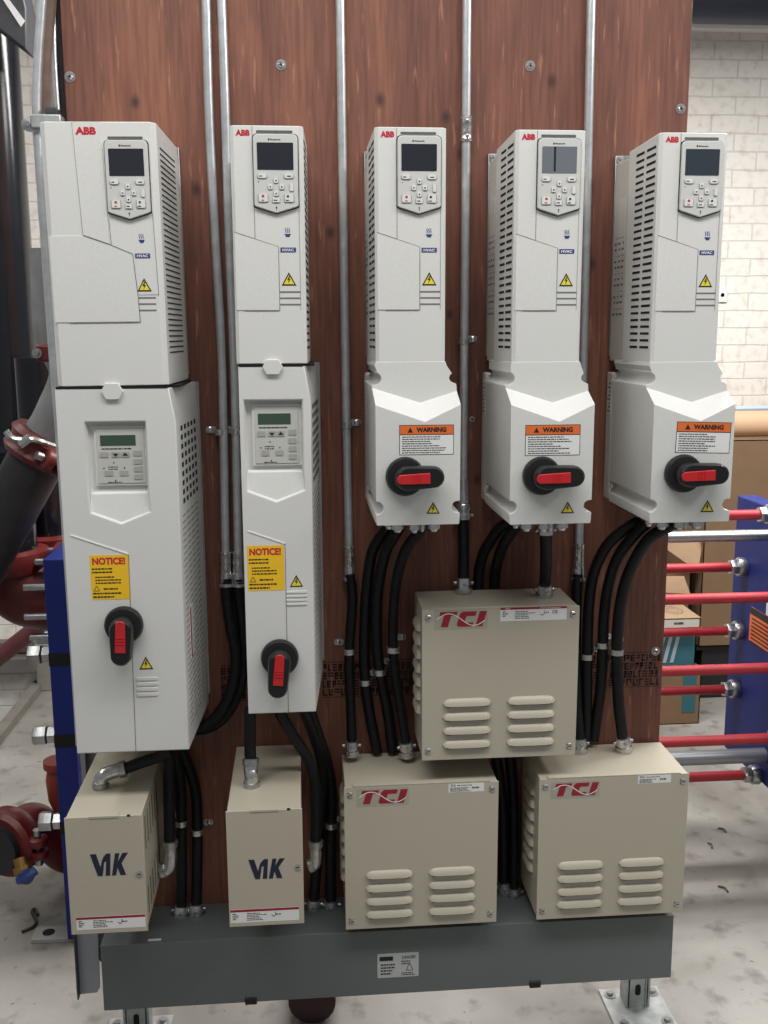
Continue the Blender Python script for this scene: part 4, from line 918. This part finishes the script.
flex('right of the two straight black hoses from the widest drive into the trough', [(0.1652, -0.0800, 0.7476), (0.1793, -0.0700, 0.7208), (0.1943, -0.0350, 0.6394), (0.1966, -0.0280, 0.5604), (0.1908, -0.0300, 0.4173), (0.1871, -0.0420, 0.3419)], r=.0118, end=1)

# ------------------------------------------------------------------ straps
def strap(p, side, label, r=.012, dz=.004):
    x, y, z = p
    t = thing('tube_strap', label, 'strap', (x, 0, z), 'one-hole straps holding hoses and tubes')
    m = MB(); m.lathe((x, y, z-.006), (0,0,1), [(0, r), (.0, r+.0022), (.012, r+.0022), (.012, r)], 22); m.build('band', CHR, t)
    xe = x+side*(r+.012)
    m = MB(); m.prism(rrect(min(x+side*r*.9, xe+side*.008), max(x+side*r*.9, xe+side*.008), z-.007+dz, z+.007+dz, .006), -.0025, -.0005); e = m.build('ear', ZINC, t)
    m = MB(); m.lathe((xe, -.0025, z+dz), (0,-1,0), [(0, .006), (.002, .006), (.004, .003)], 14); m.build('screw', CHR, e)
strap((0.2711, -0.0140, 1.3877), -1, 'strap on the leftmost board tube, beside the widest drive', .0092)
strap((0.3039, -0.0140, 1.3872), -1, 'strap on the second board tube, half hidden beside the slim drive', .0092)
strap((0.5276, -0.0140, 1.3987), 1, 'strap on the board tube left of the middle drive', .0092)
strap((0.7672, -0.0140, 1.5664), 1, 'strap on the board tube right of the middle drive', .0092)
strap((0.5269, -0.0280, 0.9231), -1, 'strap on the straight hose that drops from the tube left of the middle drive', .011, .012)
strap((0.5599, -0.0220, 0.8524), 1, 'lowest strap of the three hoses under the middle drive', .0125, .012)
strap((0.5901, -0.0340, 0.8778), 1, 'middle strap of the three hoses under the middle drive', .0125, .012)
strap((0.6172, -0.0580, 0.9342), 1, 'highest strap of the three hoses under the middle drive', .0128, .008)
strap((1.0402, -0.0280, 0.8955), 1, 'lowest strap of the three hoses under the rightmost drive', .0126, .006)
strap((1.0690, -0.0400, 0.9241), 1, 'highest strap of the three hoses under the rightmost drive', .0126, .006)
strap((1.0950, -0.0580, 0.9135), 1, 'strap on the right hose under the rightmost drive, beside the ink stamp', .0126, .008)
strap((0.1633, -0.0400, 0.5578), -1, 'higher strap of the two straight hoses beside the lettered box under the widest drive', .0118, 0)
strap((0.1948, -0.0280, 0.5304), 1, 'lower strap of the two straight hoses beside the lettered box, screw on its right', .0122, .006)
strap((0.4829, -0.0260, 0.5303), 1, 'strap on the dark hoses left of the lower left louvered box', .0120, 0)

# ------------------------------------------------------------------ plate heat exchanger behind
hx = thing('plate_heat_exchanger', 'blue framed heat exchanger with red tie rods standing behind the board', 'heat exchanger', (.7, .65, 0))
XR = 1.777
m = MB(); m.box(XR, XR+.06, .40, .90, .265, 1.085); rp = m.build('frame_plate', BLUE, hx, bevel=.003)
m = MB(); m.box(XR+.20, XR+.26, .50, .80, .0, 1.0); m.build('frame_leg', BLUE, hx, bevel=.003)
XL0, XL1 = -.204, -.150
m = MB(); m.box(XL0, XL1, .405, .80, .014, 1.0404); lp = m.build('frame_plate', BLUE, hx, bevel=.003)
m = MB(); m.box((-0.3010, 0.4441, 0.0000)[0], -.155, .415, .475, 0, .0138); ft = m.build('foot_plate', mat('grey_foot', (150, 148, 142), .6, var=.2, scale=12), hx, bevel=.002)
m = MB(); m.lathe((-.262, .445, .0140), (0,0,1), [(0, .016), (.0008, .016)], 20); m.build('bolt_hole', SLOTB, ft)
def hexnut(mb, c, d, r, L): mb.lathe(c, d, [(0, r*.93), (.002, r), (L-.002, r), (L, r*.93)], 6)
def rod(y, z, x1, x0=XL1, nut=True, r=.0145, label=None):
    m = MB(); m.cyl((x0, y, z), (x1, y, z), r, n=20); o = m.build('tie_rod', RODR, hx)
    if nut:
        m = MB(); hexnut(m, (x1-.048, y, z), (1,0,0), .024, .022); m.lathe((x1-.026, y, z), (1,0,0), [(0, .026), (.004, .029), (.022, .029), (.026, .027)], 24); m.build('end_nut', ZINC, o)
for z in (.869, .666, .459): rod(.50, z, XR)
for z in (.877, .676, .487): rod(.82, z, XR)
rod(.65, 1.070, XR); rod(.65, 0.2801, XR)
m = MB(); m.cyl((XL1, .62, 1.0167), (XR+.5, .62, 1.0167), .0165, n=20); m.build('carrying_bar', ZINC, hx)
m = MB(); m.cyl((XL1, .62, 0.3547), (XR, .62, 0.3547), .0215, n=20); m.build('guide_bar', mat('dull_bar_grey', (150, 153, 158), .4, metal=.6), hx)
for (u, v) in ((30, 655), (40, 735), (48, 822)):
    p = {30: (-0.2620, 0.4500, 0.7832), 40: (-0.2458, 0.4500, 0.5678), 48: (-0.2429, 0.4500, 0.3295)}[u]; z = p[2]; y = .45
    m = MB(); m.cyl((XL0-.050, y, z), (XL0, y, z), .016, n=16); bo = m.build('clamping_bolt', DKGREY, hx)
    m = MB(); m.lathe((XL0-.062, y, z), (1,0,0), [(0, .024), (.003, .026), (.032, .026), (.034, .024)], 6); m.lathe((XL0-.027, y, z), (1,0,0), [(0, .020), (.002, .0225), (.024, .0225), (.027, .021)], 6); m.build('clamping_nut', ZINC, bo)
    m = MB(); m.box(XL0-.0006, XL1+.0006, .4042, .44, z-.017, z+.017); m.build('bolt_slot', SLOTB, lp)
# hazard plate on the right frame, text plate above
y0, y1, z0, z1 = .55, .745, 0.6632, 0.7679
m = MB(); m.box(XR-.001, XR, y0, y1+.02, z0, z1); lb = m.build('caution_plate', ORG, hx)
m = MB(); m.box(XR-.0014, XR-.001, y0, y1+.02, z1-.022, z1)
for k in range(7): m.box(XR-.0014, XR-.001, y0+.012+(k % 3)*.006, y1+.006, z1-.036-k*.012, z1-.031-k*.012)
m.build('plate_print', INK, lb)
m = MB(); m.box(XR-.001, XR, .50, .665, z1+.002, z1+.038); m.build('white_plate', WHITE, hx)

# ------------------------------------------------------------------ large pipes on the left
m = MB(); m.lathe((-.83, .95, .85), (0,0,1), [(0, .085), (.3, .085), (2.6, .085)], 36)
xA = -0.3839
def vpipe(u_at, y, r, z0, z1, m_, label):
    t_ = MB(); t_.cyl((u_at, y, z0), (u_at, y, z1), r, n=36); return tag(t_.build('vertical_pipe', m_), label, 'pipe', 'black pipes at the left')
xA = -0.3624-.087
vpipe(xA, 1.12, .087, .95, 2.9, BPIPE, 'thick glossy black pipe standing nearest the left side of the widest drive')
vpipe(xA-.19, 1.32, .083, .9, 2.9, BPIPE, 'black pipe standing at the very left edge behind the slanting pipe')
xC = -0.3059
vpipe(xC, .88, .062, 0.9791, 1.52, BPIPE, 'short black pipe rising from the red flange beside the blue plate')
xD = -0.3767
vpipe(xD, .70, .084, 0.9874, 1.28, BPIPE, 'wide black pipe under the slanting pipe, set in the nearer red flange')

def coupling(name_label, p, d, r, L=.06, m_=RUST, bolts=True, up=(0,0,1)):
    t = thing('pipe_coupling', name_label, 'coupling', p, 'red grooved pipe couplings')
    p = Vector(p); d = Vector(d).normalized(); q = p-d*L/2
    MB().lathe(q, d, [(0, r), (0, r+.016), (L*.2, r+.026), (L*.35, r+.018), (L*.65, r+.018), (L*.8, r+.026), (L, r+.016), (L, r)], 36).build('housing', m_, t)
    a = d.cross(Vector(up)).normalized()
    for s_ in (-1, 1):
        c = p+a*s_*(r+.028)
        k = MB(); b_ = d.cross(a).normalized()
        for w_ in (-1, 1):
            k.lathe(c+b_*w_*.008, b_*w_, [(0, .026), (.018, .026), (.022, .020)], 14)
        lug = k.build('bolt_lug', m_, t)
        k = MB(); k.lathe(c-b_*.05, b_, [(0, .011), (.016, .011), (.016, .007), (.084, .007), (.084, .011), (.10, .011)], 10); k.build('coupling_bolt', ZINC, lug)
    return t
# slanting pipe
A_ = Vector((-0.4176, 0.5000, 0.9549)); B_ = Vector((-0.2065, 0.5000, 1.3096))
d_ = (B_-A_).normalized()
m = MB(); m.cyl(A_-d_*.1, B_, .069, n=36); tag(m.build('slanting_pipe', DIRTP), 'thick dull black pipe slanting up to the red coupling behind the widest drive', 'pipe')
m = MB(); D1 = B_+d_*.01; m.tube([D1, B_+d_*.09, B_+d_*.15+Vector((.01, 0, .05)), Vector((-0.1503, 0.5000, 1.5948)), Vector((-0.1460, 0.5000, 1.7854))], .062, n=28); tag(m.build('pipe_elbow', mat('primer_grey', (128, 130, 130), .6, var=.3, scale=14)), 'grey steel elbow above the slanted coupling, half behind the widest drive', 'pipe')
cp = coupling('red coupling on the slanting black pipe beside the widest drive', B_-d_*.005, d_, .067, .072, up=(.25, -.2, 1))
m = MB(); q = Vector((-0.2320, 0.4000, 1.3354)); m.tube([q+Vector((.07, .03, -.02)), q+Vector((.03, 0, .0)), q, Vector((-0.2550, 0.4000, 1.3405)), Vector((-0.2678, 0.4000, 1.3574))], .008, n=8); m.lathe(q-Vector((.004,0,.012)), (.7,0,.5), [(0, .012), (.03, .012)], 8)
tag(m.build('bleed_valve', CHR), 'small silver bleed valve sticking out left of the slanted red coupling', 'valve')
# flanges and elbows into the blue plate
t = thing('red_flanged_elbow', 'big red iron elbow with flange joining the nearer black pipe to the blue plate', 'pipe elbow', (xD, .70, .75))
zD = 1.0042
MB().lathe((xD, .70, zD-.055), (0,0,1), [(0, .088), (0, .110), (.03, .116), (.055, .112), (.06, .09)], 36).build('collar', RUST, t)
m = MB(); m.tube([(xD, .70, zD-.03), (xD+.01, .70, zD-.07), (xD+.05, .70, zD-.115), (xD+.10, .70, zD-.130), (XL0-.03, .70, zD-.132)], .096, n=32, seg=8); m.build('elbow', RUST, t)
MB().lathe((XL0-.035, .70, zD-.132), (1,0,0), [(0, .15), (.03, .15)], 36).build('flange', RUST, t)
for a in range(10):
    an = 2*math.pi*(a+.3)/10
    m = MB(); m.cyl((XL0-.10, .70+math.cos(an)*.125, zD-.132+math.sin(an)*.125), (XL0-.005, .70+math.cos(an)*.125, zD-.132+math.sin(an)*.125), .0095, n=10); m.build('stud_bolt', ZINC, t)
t = thing('red_pipe_flange', 'red iron flange around the short black pipe just left of the widest drive', 'pipe flange', (xC, .88, .95))
zC = 1.0148
MB().lathe((xC, .88, zC-.14), (0,0,1), [(0, .07), (.03, .085), (.09, .09), (.10, .10), (.135, .10), (.14, .066)], 36).build('collar', RUST, t)
m = MB(); m.ball((-0.3053, .78, zC-.03), .011); m.build('bolt_head', ZINC, t)
m = MB(); bx, by, bz = (-0.0790, 0.0300, 1.5468)
m.box(bx-.014, -.0515, by-.005, by+.025, bz-.018, bz+.018); tq = thing('red_pipe_clamp', 'small red clamp with a shiny bolt peeking out left of the widest drive', 'clamp', (bx, by, bz-.02)); m.build('clamp_body', RUST, tq, bevel=.006)
MB().lathe((bx-.010, by-.005, bz), (0,-1,0), [(0, .010), (.004, .010), (.004, .006), (.012, .005)], 12).build('clamp_bolt', ZINC, tq)
# lower inlet
t = thing('red_inlet_fitting', 'lower red iron fitting joining the blue plate to a black pipe near the floor', 'pipe fitting', (-.35, .68, .2))
Lp = Vector((XL0, .68, 0.1236)); 
dirp = Vector((-.42, -.9, .0)).normalized()
e0 = Vector((-0.3545, 0.5400, 0.2449))
m = MB(); m.tube([Lp, Lp+Vector((-.06, 0, -.005)), e0-dirp*.07, e0], .058, n=28, seg=8); m.build('elbow', RUST, t)
MB().lathe(Lp+Vector((-.03, 0, 0)), (1,0,0), [(0, .10), (.03, .10)], 36).build('flange', RUST, t)
cp2 = coupling('red coupling low at the left picture edge with a black pipe end', e0+dirp*.03, dirp, .066, .07, up=(0, 0, 1))
m = MB(); m.cyl(e0+dirp*.0, e0+dirp*.085, .066, n=36); tag(m.build('stub_pipe', mat('dark_pipe_end', (30, 32, 36), .5)), 'dark round pipe end in the red coupling near the floor', 'pipe')
t = thing('drain_valve', 'small brass drain valve with blue handle below the low red coupling', 'valve', (-0.3127, 0.4200, 0.1969))
bv = Vector((-0.3207, 0.4400, 0.2341)); bw = Vector((-0.3075, 0.4200, 0.1994))
MB().lathe(bv, bw-bv, [(0, .018), (.02, .018), (.022, .024), (.04, .024), (.05, .014), (.065, .014)], 14).build('brass_body', BRASS, t)
m = MB(); h0 = Vector((-0.3152, 0.4000, 0.1944)); h1 = Vector((-0.2706, 0.4000, 0.2202)); m.tube([h0, h0.lerp(h1, .5)+Vector((0,-.01,0)), h1], .012, n=8); m.lathe(h0.lerp(h1, .5), (0,-1,0), [(0, .019), (.014, .019)], 14); m.build('blue_handle', mat('blue_handle', (36, 60, 118), .4), t)
# cup shaped red fitting behind the blue plate
m = MB(); mm_ = (-0.3160, 0.7500, 0.3539); m.lathe((-0.2515, .62, 0.2700), (0,0,1), [(0, .02), (.04, .034), (.10, .038), (.13, .032), (.135, .042), (.155, .042)], 24); tag(m.build('red_pipe_stub', mat('orange_red_iron', (152, 62, 44), .5, var=.2, scale=20)), 'orange red iron fitting showing left of the lower blue plate', 'pipe fitting')
m = MB(); m.cyl((-0.7467, 1.6000, 0.3723), (-0.5230, 1.6000, 0.5420), .032, n=16); tag(m.build('maroon_pipe', PINK), 'maroon pipe slanting across the white wall low on the left', 'pipe')
# black overhead bracket, top left
t = thing('black_overhead_beam', 'black overhead beam end with a white strip in the top left corner', 'beam', (-0.3310, 0.9000, 2.3924))
a0, a1, a2, a3 = (Vector(p) for p in ((-0.4137, 0.9000, 2.4410), (-0.3709, 0.9000, 2.5658), (-0.2800, 0.9000, 2.4487), (-0.2870, 0.9000, 2.3426)))
m = MB(); m.hull([a0, a3, a2, Vector((-0.3034, 0.9000, 2.5674)), a1], (0, .12, 0)); m.build('beam_body', DKGREY, t, bevel=.004)
q0, q1, q2, q3 = (Vector(p) for p in ((-0.3409, 0.8990, 2.4721), (-0.3252, 0.8990, 2.4724), (-0.2845, 0.8990, 2.4157), (-0.2960, 0.8990, 2.4003)))
m = MB(); m.hull([q3, q2, q1, q0], (0, -.002, 0)); m.build('white_strip', WHITE, t)

# ------------------------------------------------------------------ things on the floor
m = MB(); m.tube([(-0.2445, 0.3000, 0.1591), (-0.2564, 0.3100, 0.1645), (-0.2597, 0.3100, 0.1510), (-0.2485, 0.3000, 0.1346), (-0.2562, 0.2900, 0.1277), (-0.2807, 0.2800, 0.1219)], .004, n=8, smooth=True)
o = m.build('bent_rod', mat('dark_wire', (46, 42, 38), .6))
for v in o.data.vertices: pass
dz_ = min(v.co.z for v in o.data.vertices); 
for v in o.data.vertices: v.co.z = (v.co.z-dz_)*.05 if False else v.co.z
tag(o, 'bent dark rod lying on the concrete left of the foot plate', 'rod')
bpy.data.objects.remove(o)
G = [(-0.3159, 0.5468, 0.0040), (-0.3318, 0.5777, 0.0040), (-0.3363, 0.5633, 0.0040), (-0.3140, 0.5177, 0.0040), (-0.3149, 0.4896, 0.0040), (-0.3384, 0.4686, 0.0040)]
m = MB(); m.tube(G, .0045, n=8); tag(m.build('bent_rod', mat('dark_wire', (46, 42, 38), .6)), 'bent dark rod lying on the concrete left of the grey foot plate', 'rod')
m = MB(); p = (0.4341, 0.0203, 0.0600); m.tube([(p[0]-.0, p[1]+.02, .055), (p[0]+.01, p[1]+.15, .055), (p[0]+.02, p[1]+.5, .055)], .055, n=20); tag(m.build('floor_pipe', mat('dark_maroon', (64, 34, 40), .5)), 'dark maroon pipe lying on the floor behind the grey trough', 'pipe')
rnd = random.Random(8)
for k, (u, l) in enumerate(((0, 'pale wood splinter lying farthest back on the floor at the right'), (1, 'small curled scrap on the floor right of the lower right box'), (2, 'thin pale splinter on the floor near the right foot plate'))):
    g = (((1.7544, 0.8531, 0.0030), (1.7691, 0.8252, 0.0030)), ((1.6835, 0.7623, 0.0030), (1.6834, 0.7312, 0.0030)), ((1.6127, 0.5192, 0.0030), (1.6281, 0.4860, 0.0030)))[k]
    a, b_ = Vector(g[0]), Vector(g[1]); m = MB(); m.tube([a, a.lerp(b_, .5)+Vector((.006, .004, .002)), b_], .003, n=6)
    tag(m.build('floor_scrap', mat('scrap_brown', (98, 84, 68), .8)), l, 'debris')

# ------------------------------------------------------------------ cartons behind on the right
def carton(x0, x1, y0, y1, z0, z1, label, m_=CARD, flaps=None, name='cardboard_box', tape=True):
    t = thing(name, label, 'box', ((x0+x1)/2, (y0+y1)/2, z0), 'boxes stored by the far wall')
    th = .004
    m = MB()
    m.box(x0, x1, y0, y0+th, z0, z1); m.box(x0, x1, y1-th, y1, z0, z1); m.box(x0, x0+th, y0, y1, z0, z1); m.box(x1-th, x1, y0, y1, z0, z1); m.box(x0, x1, y0, y1, z0, z0+th)
    if flaps is None: m.box(x0, x1, y0, y1, z1-th, z1)
    bdy = m.build('carton_body', m_, t)
    if tape and flaps is None:
        m = MB(); m.box(x0, x1, (y0+y1)/2-.025, (y0+y1)/2+.025, z1, z1+.0006); m.box(x0+.0, x0+.05, y0-.0006, y0, z0, z1) if False else None; m.build('packing_tape', mat('tan_tape', (178, 150, 112), .35), t)
    if flaps:
        for pts in flaps:
            m = MB(); m.hull(pts, (0, .0, th)); m.build('flap', CARDL, t)
    return t
# black block added as the shade under the big carton, which rests on it
yk = 2.0
x0 = 2.1373
m = MB(); zt_ = 0.2421; m.box(x0+.02, x0+.62, yk, 2.38, 0, zt_); t = thing('shaded_gap_block', 'low black block added for the shadowed gap under the big brown carton', 'shade block', (x0+.3, 2.2, 0)); m.build('gap_block_body', mat('shaded_gap_block', (24, 24, 26), .6), t, bevel=.006)
m = MB(); m.box(x0-.006, x0+.626, yk-.006, 2.386, zt_-.02, zt_); m.build('gap_block_rim', mat('shaded_gap_block', (24, 24, 26), .6), t)
carton(2.1323, 2.1323+.66, 1.98, 2.38, zt_+.001, 1.1378, 'biggest brown carton, standing behind the tie rods right of the board')
m = MB(); xx, yy, zz = (2.3828, 2.1500, 1.1934); m.cyl((xx-.16, yy, zz), (xx+.5, yy, zz), .062, n=28); t = thing('rolled_sheet', 'pale tan roll lying on top of the biggest brown carton', 'roll', (xx, yy, zz-.062)); m.build('roll', mat('tan_roll', (206, 172, 138), .6), t)
m = MB(); m.tube([(xx-.16, yy-.02, zz+.064), (xx+.2, yy-.02, zz+.066), (xx+.5, yy-.02, zz+.064)], .01, n=8); m.build('blue_edge_film', mat('pale_blue_film', (176, 192, 222), .3), t)
xs = 1.7910
zF, zE, zD2 = 0.2406, 0.4093, 0.4553
xF = 2.0408
carton(xs-.1, xF, 1.72, 2.0, 0, zF, 'brown carton at the bottom of the small stack beside the board', CARD)
m = MB(); m.box(xF-.075, xF-.02, 1.7185, 1.7195, .05, zF-.01); tag(m.build('teal_sticker', TEAL), 'teal printed sticker on the lowest carton of the small stack', 'sticker')
t = carton(xs-.05, 2.0174, 1.735, 1.99, zF+.002, zE-.002, 'teal wrapped package in the middle of the small stack', TEAL, name='wrapped_package', tape=False)
xa = 1.9943
m = MB(); 
for k in range(3): m.hull([(xs+.06+k*.03, 1.734, zF+.02), (xs+.075+k*.03, 1.734, zF+.02), (xs+.10+k*.03, 1.734, zE-.03), (xs+.085+k*.03, 1.734, zE-.03)], (0, -.001, 0))
m.build('white_stripes', mat('film_grey', (150, 160, 165), .3), t)
t = carton(xs-.1, 2.0170, 1.70, 1.93, zE, zD2, 'pale flat box with a round mark on its lid, on top of the teal package', mat('grey_white_card', (186, 182, 172), .7, var=.05), tape=False)
m = MB(); m.box(xs-.1, 2.0170+.001, 1.699, 1.931, zD2, zD2+.002); lid = m.build('lid', CARDL, t)
m = MB(); cxm, cym = 1.9443, 1.815
for rr_ in (.040, .024):
    q = [(cxm+math.cos(2*math.pi*k/24)*rr_, cym+math.sin(2*math.pi*k/24)*rr_*1.5) for k in range(25)]
    for (ax, ay), (bx_, by_) in zip(q, q[1:]):
        m.add([(ax, ay, zD2+.0024), (bx_, by_, zD2+.0024), (bx_+(cxm-bx_)*.14, by_+(cym-by_)*.14, zD2+.0024), (ax+(cxm-ax)*.14, ay+(cym-ay)*.14, zD2+.0024)], [(0,1,2,3)])
m.build('round_mark', GINK, lid)
m = MB(); lines(m, 1.9082, 1.9742, zD2-.026, zD2-.014, 1.6995, 1, 4, thick=.8); m.build('box_print', INK, t)
# open carton behind the stack, its folded flaps in a paler tone painted as lit
zO = 0.6023; xO = 2.1023
zl = 0.4394
t = carton(xs-.1, xO, 2.03, 2.37, 0, zO, 'open brown carton behind the small stack, a pale lettered flap folded out', CARD, flaps=[
    [(1.9332, 2.0200, 0.7060), (2.1448, 2.0200, 0.7014), (2.1119, 1.9700, 0.6038), (2.0725, 1.9700, 0.6048)],
    [(1.9217, 1.9700, 0.5605), (2.0485, 1.9700, 0.5573), (2.0664, 1.9400, 0.4901), (1.9134, 1.9400, 0.5029)]])
m = MB(); a, b_ = Vector((2.0231, 2.0550, 0.6615)), Vector((2.1078, 1.9950, 0.6244))
for k in range(7):
    p = a.lerp(b_, .1+k*.12); m.box(p.x, p.x+.012, p.y-.012, p.y-.010, p.z+.004, p.z+.014)
m.build('flap_print', GINK, t)
# wall outlet plate
x, y, z = (2.3415, 2.4190, 1.7440)
t = thing('wall_outlet', 'white outlet plate on the brick wall beside the rightmost drive', 'outlet', (x, 2.419, z))
MB().box(x-.022, x+.022, 2.408, 2.4195, z-.028, z+.028).build('cover_plate', WHITE, t, bevel=.003)
MB().lathe((x-.002, 2.409, z+.004), (0,-1,0), [(0, .009), (.001, .009)], 14).build('socket', GINK, t)
